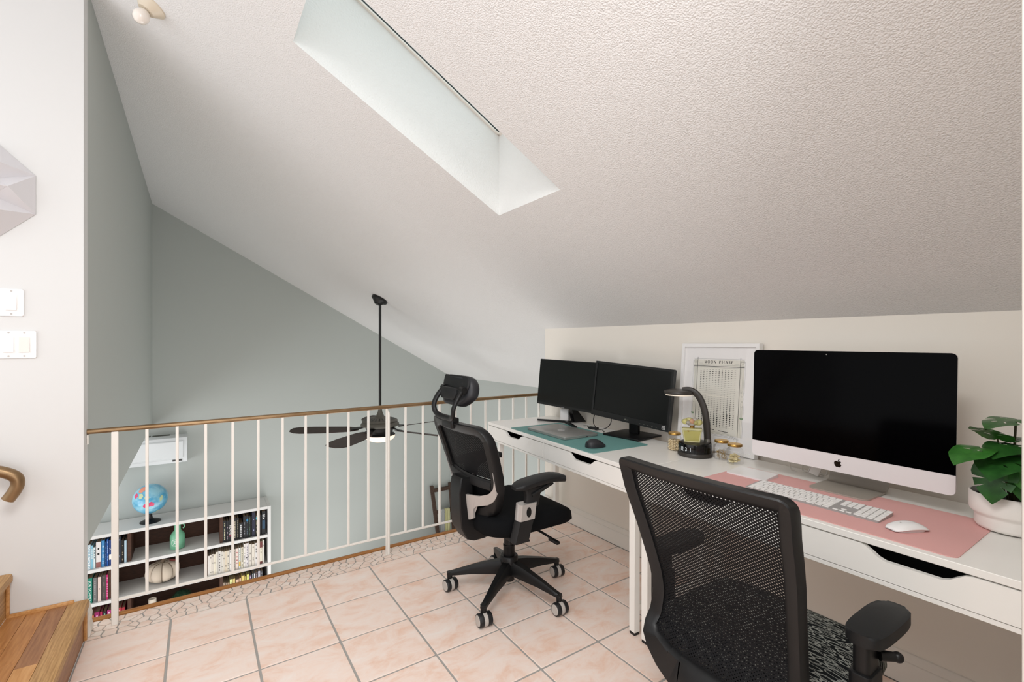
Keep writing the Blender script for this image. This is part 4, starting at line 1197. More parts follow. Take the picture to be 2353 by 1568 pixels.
def back_frame(t, name, prof, hwid, z0, z1, bow, wid, dep, yback, m, rad=.07, n=12, botw=None):
    """closed frame loop following depth profile prof(z) and half width hwid(z)"""
    def P3(u, z, d=0):
        w = interp(hwid, z); k = u/w if w else 0
        return Vector((u, yback(interp(prof, z))-bow*(1-k*k)+d, z))
    loop = []
    zs = [z0+(z1-z0)*i/n for i in range(n+1)]
    rr = rad
    def corner(sx, sz):
        out = []
        zc = z1-rr if sz > 0 else z0+rr
        for i in range(7):
            a = R(90*i/6)
            z = zc+sz*rr*math.sin(a) if True else 0
            w = interp(hwid, z)
            out.append((sx*(w-rr+rr*math.cos(a)), z))
        return out
    right = [(interp(hwid, z), z) for z in zs if z0+rr < z < z1-rr]
    seq = right+corner(1, 1)+[(interp(hwid, z1)*k, z1) for k in (.4, 0, -.4)]+corner(-1, 1)[::-1]+[(-x, z) for x, z in right[::-1]]+corner(-1, -1)+[(-interp(hwid, z0)*k, z0) for k in (.4, 0, -.4)]+corner(1, -1)[::-1]
    mid = Vector((0, (z0+z1)/2))
    m_ = len(seq); rings = []
    for i, (u, z) in enumerate(seq):
        a, b = Vector(seq[i-1]), Vector(seq[(i+1) % m_])
        tg = (b-a).normalized(); nn = Vector((-tg.y, tg.x))
        if nn.dot(mid-Vector((u, z))) < 0: nn = -nn
        w = wid if not botw else (wid+(botw-wid)*max(0, min(1, (z0+.12-z)/.12)))
        inx, inz = u+nn.x*w, z+nn.y*w
        sh = .004
        q = [P3(u, z, -dep*.5), P3(u+nn.x*sh, z+nn.y*sh, -dep*.62), P3(inx-nn.x*.010, inz-nn.y*.010, -dep*.45), P3(inx, inz, -dep*.15), P3(inx, inz, dep*.3), P3(inx-nn.x*.006, inz-nn.y*.006, dep*.5), P3(u+nn.x*sh, z+nn.y*sh, dep*.5), P3(u, z, dep*.38)]
        rings.append(q)
    mb = MB()
    vs = [[mb.bm.verts.new(p) for p in q] for q in rings]; vs.append(vs[0])
    for a, b in zip(vs[:-1], vs[1:]):
        for i in range(8): mb.face([a[i], a[(i+1) % 8], b[(i+1) % 8], b[i]])
    f = obj(name, mb, m, t, 45)
    return P3, f
def back_mesh(t, P3, hwid, z0, z1, inset, m, nu=14, nv=22, dy=.0):
    mb = MB(); g = []
    for j in range(nv+1):
        z = z0+(z1-z0)*j/nv; w = interp(hwid, z)-inset
        g.append([mb.bm.verts.new(P3(-w+2*w*i/nu, z, dy)) for i in range(nu+1)])
    for j in range(nv):
        for i in range(nu): mb.face([g[j][i], g[j][i+1], g[j+1][i+1], g[j+1][i]])
    return obj('back_mesh', mb, m, t, 60)
def cushion(t, name, w, d, z0, z1, cy, m, front_drop=.03, rad=.09, sag=.010):
    """upholstered seat: rounded outline, domed top, waterfall front"""
    ol = rrect(w, d, rad, 8, 0, cy)
    rings = []
    for sc, zz in ((.86, z0), (.97, z0+.010), (1.0, z0+(z1-z0)*.45), (.985, z1-.014), (.95, z1-.004), (.82, z1), (.5, z1-sag*.6), (.15, z1-sag)):
        ring = []
        for x, y in ol:
            X, Y = x*sc, cy+(y-cy)*sc
            k = max(0, (Y-cy)/(d/2)-.35)/.65
            ring.append(Vector((X, Y, zz-front_drop*k*k*(1 if zz > z0+.012 else .15))))
        rings.append(ring)
    mb = MB(); mb.loft(rings); return obj(name, mb, m, t, 60)

# --- near chair: mesh back, loop-patterned seat; local x right, local y towards the desk
nc = thing('office_chair', 'black mesh-back office chair with a loop-patterned seat at the near desk', 'chair', (1.34, .72, .0008), R(-90))
prof = [(.345, 1.085), (.40, 1.092), (.44, 1.100), (.46, 1.106), (.50, 1.127), (.56, 1.136), (.62, 1.128), (.68, 1.111), (.75, 1.090), (.82, 1.065), (.88, 1.042), (.93, 1.030), (.97, 1.015), (1.0, 1.005)]
hw = [(.345, .10), (.38, .162), (.41, .197), (.44, .218), (.46, .224), (.50, .2155), (.56, .2095), (.62, .211), (.68, .217), (.75, .225), (.82, .232), (.88, .237), (.93, .241), (.97, .2405)]
yb = lambda X: X-1.34+.018
P3, fr = back_frame(nc, 'back_frame', prof, hw, .350, .972, .020, .036, .034, yb, 'black_plastic', .026, 20, botw=.095)
back_mesh(nc, P3, hw, .435, .945, .024, 'mesh_open')
# lower lip of the frame
cs = cushion(nc, 'seat', .49, .47, .40, .485, .035, 'scribble', .025, .10, .006)
obj('seat_pan', MB().prism(rrect(.42, .40, .08, 6, 0, .03), .385, .399, .004), 'black_plastic', nc)
mb = MB(); mb.box(-.07, .07, -.12, .10, .335, .3845, .012); obj('tilt_mechanism', mb, 'black_plastic', nc)
mb = MB(); mb.loft([[Vector((x, y, z)) for x, y, z in r] for r in (
    [(-.05, -.10, .345), (.05, -.10, .345), (.05, -.10, .375), (-.05, -.10, .375)], [(-.05, -.205, .350), (.05, -.205, .350), (.045, -.195, .385), (-.045, -.195, .385)])])
obj('back_bracket', mb, 'black_plastic', nc, 30)
for sx in (-1, 1):
    ax = sx*.282
    pad = [(-.030, -.095), (-.037, -.060), (-.0385, .0), (-.037, .06), (-.028, .10), (-.012, .112), (.012, .112), (.030, .098), (.0375, .06), (.0385, .0), (.036, -.06), (.028, -.095), (.010, -.104), (-.014, -.104)]
    arm = obj('armrest_pad', MB().prism([(ax+v.x*1.06, .012+v.y*1.05) for v in spline([(x, y, 0) for x, y in pad], 4, True)], .613, .640, .006, 3), 'arm_dark', nc)
    mb = MB(); mb.prism(rrect(.034, .062, .010, 4, ax, -.105+.04), .455, .6125, .0); mb.prism(rrect(.046, .078, .012, 4, ax, -.105+.04), .36, .552, .004)
    obj('armrest_post', mb, 'black_plastic', nc)
    mb = MB(); mb.loft([[Vector(p) for p in r] for r in ([(ax-.012, -.10, .36), (ax+.012, -.10, .36), (ax+.012, -.03, .36), (ax-.012, -.03, .36)], [(ax-.02*sx-.012, -.10, .352), (ax-.02*sx+.012, -.10, .352), (ax-.02*sx+.012, -.03, .352), (ax-.02*sx-.012, -.03, .352)], [(sx*.075, -.09, .352), (sx*.0751, -.09, .352), (sx*.0751, -.04, .376), (sx*.075, -.04, .376)])])
    obj('armrest_bracket', mb, 'black_plastic', nc, 30)
    mb = MB(); mb.cyl((ax+sx*.02, -.045, .585), (ax+sx*.045, -.02, .585), .012, .010, 14); mb.ball((ax+sx*.046, -.019, .585), .012, n=12, m=8)
    obj('armrest_button', mb, 'black_plastic', nc)
star_base(nc, 0, -.01, .31, 54, .20, seedn=3)

# --- far chair: headrest, silver lumbar trim
fc = thing('office_chair', 'black office chair with headrest and silver lumbar trim by the balustrade', 'chair', (1.35, 2.045, .0008), R(-90))
FY = 1.35; PO = .0
prof = [(.44, 1.150), (.50, 1.150), (.54, 1.145), (.58, 1.139), (.62, 1.131), (.68, 1.118), (.75, 1.098), (.82, 1.075), (.86, 1.060), (.90, 1.046), (.94, 1.030)]
hw = [(.44, .120), (.47, .158), (.50, .184), (.54, .206), (.58, .225), (.62, .242), (.68, .258), (.75, .263), (.82, .273), (.86, .276), (.90, .266), (.94, .25)]
yb = lambda X: X-FY+.022
P3, fr = back_frame(fc, 'back_frame', prof, hw, .452, .925, .040, .050, .040, yb, 'black_plastic', .062, 16, botw=.062)
back_mesh(fc, P3, hw, .665, .905, .040, 'mesh_fine', dy=.006)
mb = MB(); g = []
for j in range(9):
    z = .49+.17*j/8; w = interp(hw, z)-.045
    g.append([mb.bm.verts.new(P3(-w+2*w*i/14, z, .012)) for i in range(15)])
for j in range(8):
    for i in range(14): mb.face([g[j][i], g[j][i+1], g[j+1][i+1], g[j+1][i]])
obj('lower_back_fabric', mb, 'fabric_black', fc, 60)
mb = MB()
rings = []
for i in range(13):
    u = -.20+.40*i/12
    c = P3(u, .636, -.006)
    rings.append([c+Vector((0, dy, dz)) for dy, dz in ((-.010, -.018), (.012, -.020), (.012, .020), (-.010, .018), (-.016, 0))])
mb.loft(rings); obj('lumbar_roll', mb, 'black_matte', fc, 50)
# silver trim wings
for sx in (-1, 1):
    mb = MB()
    up = [(.246, .715), (.240, .665), (.222, .628), (.185, .598), (.130, .578), (.040, .572)]
    dn = [(.238, .612), (.226, .590), (.205, .566), (.165, .540), (.100, .522), (.082, .500), (.078, .452), (.042, .446)]
    def samp(l, n):
        d = [0]
        for a, b_ in zip(l[:-1], l[1:]): d.append(d[-1]+math.hypot(b_[0]-a[0], b_[1]-a[1]))
        out = []
        for k in range(n):
            s_ = d[-1]*k/(n-1); i = max(j for j in range(len(d)) if d[j] <= s_+1e-9); i = min(i, len(l)-2)
            f = (s_-d[i])/(d[i+1]-d[i]); out.append((l[i][0]+(l[i+1][0]-l[i][0])*f, l[i][1]+(l[i+1][1]-l[i][1])*f))
        return out
    U_, D_ = samp(up, 14), samp(dn, 14)
    rings = []
    for a, b_ in zip(U_, D_):
        off = -.026-.045*max(0, 1-a[0]/.16)
        off2 = -.026-.045*max(0, 1-b_[0]/.16)
        A1 = P3(sx*a[0], a[1], off); B1 = P3(sx*b_[0], b_[1], off2)
        rings.append([A1, B1, B1+Vector((0, .012, 0)), A1+Vector((0, .012, 0))])
    mb.loft(rings); obj('lumbar_trim', mb, 'silver_plastic', fc, 50)
# rear upright
mb = MB()
rings = []
for (z, y0_, y1_, w) in ((.335, -.235, -.165, .046), (.350, -.270, -.180, .052), (.41, -.304, -.226, .054), (.50, -.312, -.240, .054), (.58, -.314, -.244, .053), (.640, -.308, -.246, .052), (.652, -.300, -.252, .047)):
    rings.append([Vector(p) for p in ((-w, y0_+.005, z), (-w+.005, y0_, z), (w-.005, y0_, z), (w, y0_+.005, z), (w, y1_, z), (-w, y1_, z))])
mb.loft(rings)
obj('back_upright', mb, 'black_plastic', fc, 35)
mb = MB(); mb.loft([[Vector((x, y, z)) for x, y, z in r] for r in (
    [(-.046, -.235, .336), (.046, -.235, .336), (.046, -.225, .41), (-.046, -.225, .41)], [(-.055, -.02, .345), (.055, -.02, .345), (.055, -.02, .378), (-.055, -.02, .378)])])
obj('back_lever', mb, 'black_plastic', fc, 30)
mb = MB(); mb.box(-.085, .085, -.10, .12, .335, .385, .012); obj('tilt_mechanism', mb, 'black_plastic', fc)
mb = MB(); mb.tube(spline([(.08, .05, .365), (.17, .075, .355), (.24, .10, .335)], 5), .006, 8); mb.box(.215, .285, .095, .115, .318, .334, .004, 2, T=Matrix.Rotation(R(0), 4, 'Z')); obj('tilt_lever', mb, 'black_plastic', fc)
cushion(fc, 'seat', .50, .535, .385, .478, .026, 'fabric_black', .055, .13, .006)
for sx in (-1, 1):
    ax = sx*.292
    # pad curving slightly upward in the middle
    rings = []
    for i in range(13):
        v = i/12; y = -.165+.285*v
        z = .636+.026*math.sin(PI*min(1, .10+v*.60))-(.006*max(0, v-.8)/.2 if v > .8 else 0)
        w = .046*(1-.55*(1-min(1, v/.18))**2)*(1-.16*max(0, (v-.85)/.15)**2)
        th = .014+.016*min(1, v/.15)
        rings.append([Vector((ax+a*w*1.0-sx*.006*v, y, z+b_*th)) for a, b_ in ((-1, -.3), (-.8, -.62), (.8, -.62), (1, -.3), (1, .22), (.82, .42), (-.82, .42), (-1, .22))])
    mb = MB(); mb.loft(rings); obj('armrest_pad', mb, 'arm_dark', fc, 50)
    mb = MB()
    # tilted post: leans back towards its foot
    def slab(y0_, y1_, z, w): return [Vector((ax+a*w, y, z)) for a, y in ((-1, y0_+.008), (-.6, y0_), (.6, y0_), (1, y0_+.008), (1, y1_-.008), (.6, y1_), (-.6, y1_), (-1, y1_-.008))]
    mb.loft([slab(-.105, -.030, .545, .016), slab(-.098, -.018, .600, .016), slab(-.110, .060, .632, .020)])
    post = obj('armrest_post', mb, 'black_matte', fc, 40)
    mb = MB(); mb.loft([slab(-.148, -.056, .492, .026), slab(-.140, -.045, .565, .026)]); sl = obj('silver_sleeve', mb, 'silver_plastic', post, 40)
    mb = MB()
    T = Matrix.Translation((ax+sx*.0262, -.097, .528)) @ Matrix.Rotation(PI/2, 4, 'Y') @ Matrix.Scale(1.7, 4, (1, 0, 0))
    mb.lathe([(.0135, -.001), (.0135, .0008), (.012, .0016)], 24, T); obj('height_button', mb, 'black_plastic', post)
    mb = MB(); mb.loft([slab(-.170, -.082, .392, .022), slab(-.176, -.088, .400, .024), slab(-.150, -.060, .4915, .024)]); obj('post_base', mb, 'black_matte', post, 40)
    mb = MB(); mb.box(min(ax-sx*.024, sx*.08), max(ax-sx*.024, sx*.08), -.15, -.09, .376, .396, .004); obj('armrest_bracket', mb, 'black_plastic', fc)
    mb = MB(); mb.tube([(ax+sx*.018, -.075, .600), (ax+sx*.020, -.01, .625), (ax+sx*.012, .05, .638)], [.009, .008, .006], 8); obj('tilt_catch', mb, 'arm_dark', post)
# headrest on its yoke
mb = MB()
for sx in (-1, 1):
    q = [(sx*.100, -.322, 1.082), (sx*.108, -.352, 1.045), (sx*.108, -.374, 1.0), (sx*.095, -.372, .962), (sx*.055, -.362, .946), (0, -.360, .944)]
    mb.tube(spline(q, 6), .0145, 8, up=(0, 1, .2), flat=.75)
obj('headrest_yoke', mb, 'black_plastic', fc, 60)
obj('yoke_socket', MB().prism(rrect(.11, .045, .01, 4, 0, -.338), .895, .945, .006), 'black_plastic', fc)
mb = MB(); rings = []
Tn = Matrix.Translation((-.010, -.300, 1.072)) @ Matrix.Rotation(R(-12), 4, 'X')
ol = rrect(.285, .150, .062, 8)
ol = [(x*(1.0 if y > -.02 else 1-.22*((-.02-y)/.055)), y) for x, y in ol]
for sc, dd in ((.80, -.030), (.93, -.026), (.985, -.014), (1.0, .0), (.985, .018), (.92, .028), (.6, .032), (.15, .030)):
    rings.append([Tn @ Vector((x*sc, dd-.05*(x/.15)**2*-.55, y*sc)) for x, y in ol])
mb.loft(rings); hp = obj('headrest_pad', mb, 'black_soft', fc, 60)
mb = MB(); rings = []
ol2 = rrect(.262, .072, .025, 6, 0, .036)
for sc, dd in ((1.0, -.0265), (.98, -.034), (.9, -.0365)):
    rings.append([Tn @ Vector((x*sc, dd+.05*(x/.15)**2*.55, .036+(y-.036)*sc)) for x, y in ol2])
mb.loft(rings); obj('headrest_shell', mb, 'arm_dark', fc, 50)
mb = MB(); rings = []
ol2 = [(x, y if y > -.015 else -.015-(-.015-y)*1.0) for x, y in rrect(.17, .060, .028, 6, 0, -.020)]
for sc, dd in ((1.0, -.026), (.97, -.042), (.85, -.047)):
    rings.append([Tn @ Vector((x*sc, dd, -.02+(y+.02)*sc)) for x, y in ol2])
mb.loft(rings); obj('pivot_cover', mb, 'arm_dark', fc, 50)
for sx in (-1, 1):
    mb = MB(); a = Vector((sx*.082, -.322, 1.080)); mb.cyl(a, a+Vector((sx*.034, 0, 0)), .017, .015, 16); obj('pivot_knuckle', mb, 'black_plastic', fc)
star_base(fc, .006, 0, .318, 90-1.5, .19, seedn=1)

# ================================================================== lower room
# ------------------------------------------------------------------ ceiling fan
FXc, FYc = 1.606, 4.92
fan = thing('ceiling_fan', 'dark bronze five-blade ceiling fan with a lit bowl, hung beyond the balustrade', 'ceiling fan', (FXc, FYc, 0))
zc = cz(FXc, FYc)
T = Matrix.Translation((0, 0, zc)) @ nrm.to_track_quat('Z', 'Y').to_matrix().to_4x4()
obj('canopy', MB().lathe([(.086, 0), (.088, .022), (.080, .032), (.060, .040), (.052, .052), (.034, .060), (.030, .072)], 36, T), 'fan_black', fan)
obj('down_rod', MB().cyl((0, 0, .56), (0, 0, zc-.045), .0135, n=16), 'fan_black', fan)
obj('motor_cone', MB().lathe([(.020, .600), (.024, .575), (.040, .535), (.050, .522), (.10, .510)], 36), 'fan_bronze', fan)
mo = obj('motor_housing', MB().lathe([(.10, .512), (.150, .500), (.180, .488), (.186, .478), (.178, .470), (.196, .452), (.200, .436), (.185, .424), (.150, .416)], 48), 'fan_bronze', fan)
mb = MB()
for k in range(26):
    T = Matrix.Rotation(2*PI*k/26, 4, 'Z')
    v = [T @ Vector(p) for p in ((.105, -.004, .5125), (.105, .004, .5125), (.163, .006, .4965), (.163, -.006, .4965))]
    mb.poly([p+Vector((0, 0, .0015)) for p in v])
obj('vent_slot', mb, 'fan_black', mo, 0)
obj('lower_housing', MB().lathe([(.150, .4155), (.145, .395), (.132, .368), (.128, .352), (.150, .342), (.158, .330)], 40), 'fan_black', fan)
obj('light_bowl', MB().lathe([(.157, .3295), (.152, .305), (.130, .280), (.085, .263), (.02, .258)], 40), 'glow_warm', fan, 70)
for k in range(5):
    a = R(187.5+72*k)-YAW
    T = Matrix.Rotation(a, 4, 'Z')
    B = T @ Matrix.Translation((.24, 0, .392)) @ Matrix.Rotation(R(-10.5), 4, 'X')
    ol = [(.0, -.040), (.03, -.062), (.12, -.082), (.45, -.100), (.60, -.098), (.665, -.070), (.680, -.02), (.670, .03), (.62, .072), (.55, .090), (.30, .090), (.08, .070), (.02, .052), (0, .035)]
    bl = obj('blade', MB().prism(ol, -.003, .003, .0015, 1, T=B), 'blade_wood', fan, 30)
    mb = MB(); mb.loft([[B @ Vector(p) for p in r] for r in ([(.055, -.036, .0035), (.055, .036, .0035), (.055, .036, .008), (.055, -.036, .008)], [(-.035, -.026, .010), (-.035, .026, .010), (-.035, .026, .020), (-.035, -.026, .020)], [(-.09, -.020, .022), (-.09, .020, .022), (-.09, .020, .038), (-.09, -.020, .038)])])
    obj('blade_iron', mb, 'fan_black', bl, 30)
    obj('blade_cap', MB().prism(rrect(.10, .05, .02, 4, .03, 0), -.0065, -.0031, T=B), 'fan_bronze', bl, 30)

# ------------------------------------------------------------------ air conditioner on the far wall
ac = thing('air_conditioner', 'white wall-mounted split air conditioner on the grey far wall', 'air conditioner', (-.57, YF-.001, .05))
def ax_(w, prof): 
    mb = MB(); mb.loft([[Vector((sx*w, y, z)) for y, z in prof] for sx in (-1, 1)]); return mb
obj('case', ax_(.455, [(0, .165), (-.13, .172), (-.185, .150), (-.205, .10), (-.210, -.09), (-.190, -.135), (-.12, -.155), (0, -.155)]), 'ac_white', ac, 30)
obj('front_panel', ax_(.415, [(-.2065, .115), (-.2125, .105), (-.2165, -.08), (-.2105, -.085)]), 'ac_white', ac, 20)
obj('air_flap', ax_(.40, [(-.2075, -.098), (-.210, -.096), (-.196, -.137), (-.1925, -.135)]), 'ac_white', ac, 20)
dsp = obj('display', ax_(.045, [(-.2095, -.100), (-.2125, -.100), (-.205, -.120), (-.2005, -.120)]), 'black_gloss', ac, 0)
dsp.location.x = .36
for j in range(3):
    for i in range(5):
        mb = MB(); x0 = -.24+.18*j
        y = -.035-.019*i
        mb.box(x0, x0+.165, y-.006, y+.006, .1700+.0005*i, .1735+.0006*i); obj('intake_slot', mb, 'ac_dark', ac, 0)

# ------------------------------------------------------------------ bookcase
BX0, BX1, BYF, BYB = -1.36, .741, 6.458, YF-.002
bc = thing('bookcase', 'long low white bookcase with brown back against the grey far wall', 'bookcase', (-.3, 6.68, -2.45))
shelf_z = [-.706, -1.055, -1.410, -1.765, -2.12]
for z in shelf_z: part('shelf', MB().box(BX0+.035, BX1-.036, BYF+.001, BYB-.012, z-.034, z, .001, 1), 'shelf_white', bc)
part('plinth', MB().box(BX0+.035, BX1-.036, BYF+.02, BYB-.012, -2.45, -2.40), 'shelf_white', bc)
for x in (BX0, BX1-.035): part('side_panel', MB().box(x, x+.0345, BYF, BYB, -2.45, -.7055, .001, 1), 'shelf_white', bc)
part('back_panel', MB().box(BX0+.035, BX1-.036, BYB-.0115, BYB, -2.40, -.74), 'walnut', bc, 0)
for z, xs_ in ((-1.055, (-.640, .204)), (-1.410, (-.796, .054)), (-1.765, (-.640, .204))):
    for x in xs_: part('divider', MB().box(x, x+.031, BYF+.03, BYB-.0125, z+.0005, z+.3195), 'walnut', bc, 0)

book_n = {}
def book(shelf, x0, x1, z0, h, color, desc, text=None, tcol='#e8e6df', marks=None, depth=None, group=None, lean=0, tz=.5, th=None):
    w = x1-x0
    d = depth or (.20+.05*((len(desc)*7+int(x0*1000)) % 5)/5)
    key_ = 'cover_'+color.strip('#')
    if key_ not in M: M[key_] = mat(key_, color, .5)
    tk = 'print_'+tcol.strip('#')
    if tk not in M: M[tk] = mat(tk, tcol, .6)
    yf = 6.487
    mb = MB(); hw_ = w/2-.0006
    mb.box(-hw_, hw_, 0, .003, 0, h); mb.box(-hw_, -hw_+.002, .0031, d, 0, h); mb.box(hw_-.002, hw_, .0031, d, 0, h)
    o = obj('book', mb, key_, None, 0, ((x0+x1)/2, yf, z0+.0006))
    tag(o, desc, 'book', group)
    obj('pages', MB().box(-hw_+.0022, hw_-.0022, .0032, d-.004, .003, h-.004), 'pages', o, 0)
    if text:
        T = Matrix.Translation((0, -.0008, h*tz)) @ FRONT @ Matrix.Rotation(-PI/2, 4, 'Z')
        text_obj('spine_lettering', text, (th or .62)*h, w*.66, tk, o, T, .0003)
    elif marks:
        mb = MB(); r = random.Random(int(x0*10000))
        z = h*.12
        ww = w*.16
        while z < h*.9:
            ln = r.uniform(.008, .02)
            if r.random() < marks: mb.box(-ww, ww, -.0008, -.0001, z, z+ln)
            z += ln+r.uniform(.003, .012)
        if len(mb.bm.verts): obj('spine_print', mb, tk, o, 0)
        else: mb.bm.free()
    return o
S1, S2, S3 = -1.055, -1.410, -1.765
GL1, GR1, GL2, GR2, GL3, GR3 = 'colourful books, left end of the upper shelf', 'dark books, right end of the upper shelf', 'books, left end of the middle shelf', 'pale books, right end of the middle shelf', 'red books, left end of the lower shelf', 'mixed books, right end of the lower shelf'
# upper shelf, left block
b_ = book(S1, -.967, -.936, S1, .258, '#9fb9c4', 'book with huge white and red spine letters, leftmost on the upper shelf', 'BILLION', '#eef0f0', group=GL1, th=.96)
book(S1, -.934, -.919, S1, .247, '#7fb3c6', 'light blue book second from the left on the upper shelf', marks=.4, group=GL1)
book(S1, -.917, -.900, S1, .222, '#cfdcdd', 'thin pale book third from the left on the upper shelf', marks=.4, tcol='#59757c', group=GL1)
o = book(S1, -.896, -.857, S1, .270, '#d8d4d1', 'thick white book with a red foot on the upper shelf', group=GL1)
mb = MB(); mb.box(-.018, .018, -.0008, -.0001, .004, .06); obj('spine_band', mb, mat('rust', '#8d5a55', .6), o, 0)
mb = MB(); mb.prism([(.007*math.cos(2*PI*i/12), .20+.011*math.sin(2*PI*i/12)) for i in range(12)], 0, .0008, T=Matrix.Translation((0, -.0002, 0)) @ FRONT); mb.box(-.008, .008, -.001, -.0001, .135, .155); obj('spine_emblem', mb, 'ink', o, 0)
book(S1, -.853, -.826, S1, .277, '#3b7fb4', 'bright blue book right of the thick white one on the upper shelf', marks=.7, tcol='#c6d5e3', group=GL1)
book(S1, -.823, -.812, S1, .262, '#1d3f77', 'very thin dark blue book on the upper shelf', marks=.5, tcol='#6f8fc0', group=GL1)
book(S1, -.810, -.797, S1, .282, '#2059a6', 'narrow royal blue book on the upper shelf', marks=.6, tcol='#9db5d6', group=GL1)
o = book(S1, -.795, -.769, S1, .270, '#17366f', 'navy book with a white S on its spine on the upper shelf', group=GL1)
text_obj('spine_lettering', 'S', .013, .024, 'silver_print', o, Matrix.Translation((0, -.0008, .175)) @ FRONT, .0003)
mb = MB(); mb.prism(rrect(.018, .055, .002, 3, 0, .09), 0, .0007, T=Matrix.Translation((0, -.0001, 0)) @ FRONT); obj('spine_emblem', mb, 'paper_cream', o, 0)
book(S1, -.766, -.758, S1, .24, '#9a2c36', 'thin red book beside the navy one with an S on the upper shelf', group=GL1)
book(S1, -.755, -.727, S1, .262, '#2b5a97', 'blue book partly behind the thick baluster post on the upper shelf', marks=.5, group=GL1)
book(S1, -.725, -.693, S1, .285, '#17212f', 'tall dark navy book right of the baluster post on the upper shelf', marks=.3, tcol='#59657a', group=GL1)
book(S1, -.691, -.670, S1, .245, '#15110f', 'black book with faint lettering beside the pale last one on the upper shelf', marks=.5, tcol='#9a8a72', group=GL1)
book(S1, -.667, -.648, S1, .235, '#a9bfcb', 'pale blue book touching the brown left divider of the upper shelf', group=GL1)
# upper shelf, right block
D = '#131316'
book(S1, .238, .267, S1, .252, D, 'black book with cream capitals, first after the right divider', marks=.95, tcol='#d3cda6', group=GR1)
book(S1, .269, .292, S1, .248, '#1b1a1f', 'black book with pink-grey lettering, second after the right divider', marks=.6, tcol='#a08d98', group=GR1)
o = book(S1, .295, .335, S1, .255, '#0f0f11', 'thick black book lettered KEANE in white on the upper shelf', 'KEANE', '#e6e4e2', group=GR1, tz=.52, th=.45)
mb = MB(); mb.box(-.014, .014, -.0008, -.0001, .055, .078); obj('spine_band', mb, mat('maroon', '#7c2440', .6), o, 0)
book(S1, .338, .376, S1, .262, '#1e1c1c', 'black book hidden behind a baluster, right of the thick white-lettered one', marks=.6, tcol='#b0a690', group=GR1)
book(S1, .378, .397, S1, .262, '#191715', 'black book with beige ornamental lettering on the upper shelf', marks=.9, tcol='#b7ad92', group=GR1)
book(S1, .400, .440, S1, .196, '#121214', 'short thick black book with big silver letters on the upper shelf', marks=.95, tcol='#c7c7c6', group=GR1)
book(S1, .443, .472, S1, .262, '#141518', 'black book with grey double stripes on the upper shelf', marks=.5, tcol='#7d7d84', group=GR1)
o = book(S1, .474, .499, S1, .262, '#11161a', 'black book with a blue dot on its spine on the upper shelf', marks=.5, tcol='#4b5d69', group=GR1)
mb = MB(); mb.prism([(.0105*math.cos(2*PI*i/14), .212+.017*math.sin(2*PI*i/14)) for i in range(14)], 0, .001, T=Matrix.Translation((0, -.0002, 0)) @ FRONT); obj('spine_emblem', mb, mat('dot_blue', '#2e79a6', .5), o, 0)
book(S1, .501, .521, S1, .250, '#132018', 'narrow dark green book right of the blue-dotted one', marks=.8, tcol='#53725c', group=GR1)
book(S1, .523, .534, S1, .258, '#17150f', 'very thin dark olive book on the upper shelf', marks=.5, tcol='#6b6544', group=GR1)
book(S1, .537, .571, S1, .292, '#1b1d33', 'tallest navy book in the dark block on the upper shelf', marks=.35, tcol='#8f93b0', group=GR1)
o = book(S1, .574, .604, S1, .255, '#15140f', 'black book with a turquoise top mark on the upper shelf', marks=.9, tcol='#bdb797', group=GR1)
mb = MB(); mb.box(-.010, .010, -.001, -.0001, .20, .228); obj('spine_emblem', mb, mat('dot_turq', '#38a0bb', .5), o, 0)
book(S1, .607, .639, S1, .245, '#1d1b1c', 'black book hidden behind the last baluster before the bookcase side', group=GR1)
o = book(S1, .643, .684, S1, .285, '#16181b', 'thick black and blue book, last at the right end of the upper shelf', group=GR1)
mb = MB(); mb.box(-.015, .015, -.001, -.0001, .07, .175); obj('spine_band', mb, mat('deep_blue', '#23465f', .5), o, 0)
mb = MB(); mb.box(-.014, .014, -.001, -.0001, .235, .245); mb.box(-.014, .014, -.001, -.0001, .215, .222); mb.box(-.010, .006, -.001, -.0001, .190, .205); obj('spine_print', mb, 'silver_print', o, 0)
# middle shelf, left block
book(S2, -.968, -.925, S2, .262, '#1f7a67', 'green book with large white lettering, leftmost on the middle shelf', 'JOE SCHMO', '#dfe9e2', group=GL2, th=.8)
book(S2, -.918, -.890, S2, .255, '#6f6d6c', 'grey book second from the left on the middle shelf', marks=.8, tcol='#a9a6a3', group=GL2)
o = book(S2, -.882, -.854, S2, .255, '#d8c4bb', 'cream book with pink edges on the middle shelf', group=GL2)
mb = MB(); mb.prism([(.004*math.cos(2*PI*i/10), .13+.006*math.sin(2*PI*i/10)) for i in range(10)], 0, .0008, T=Matrix.Translation((0, -.0001, 0)) @ FRONT); obj('spine_emblem', mb, 'ink', o, 0)
book(S2, -.849, -.816, S2, .265, '#4b4240', 'dark grey-brown book beside the magenta one on the middle shelf', marks=.4, tcol='#6e5f5c', group=GL2)
book(S2, -.814, -.7985, S2, .262, '#b51e63', 'narrow magenta book touching the brown left divider of the middle shelf', marks=.8, tcol='#e6a2c2', group=GL2)
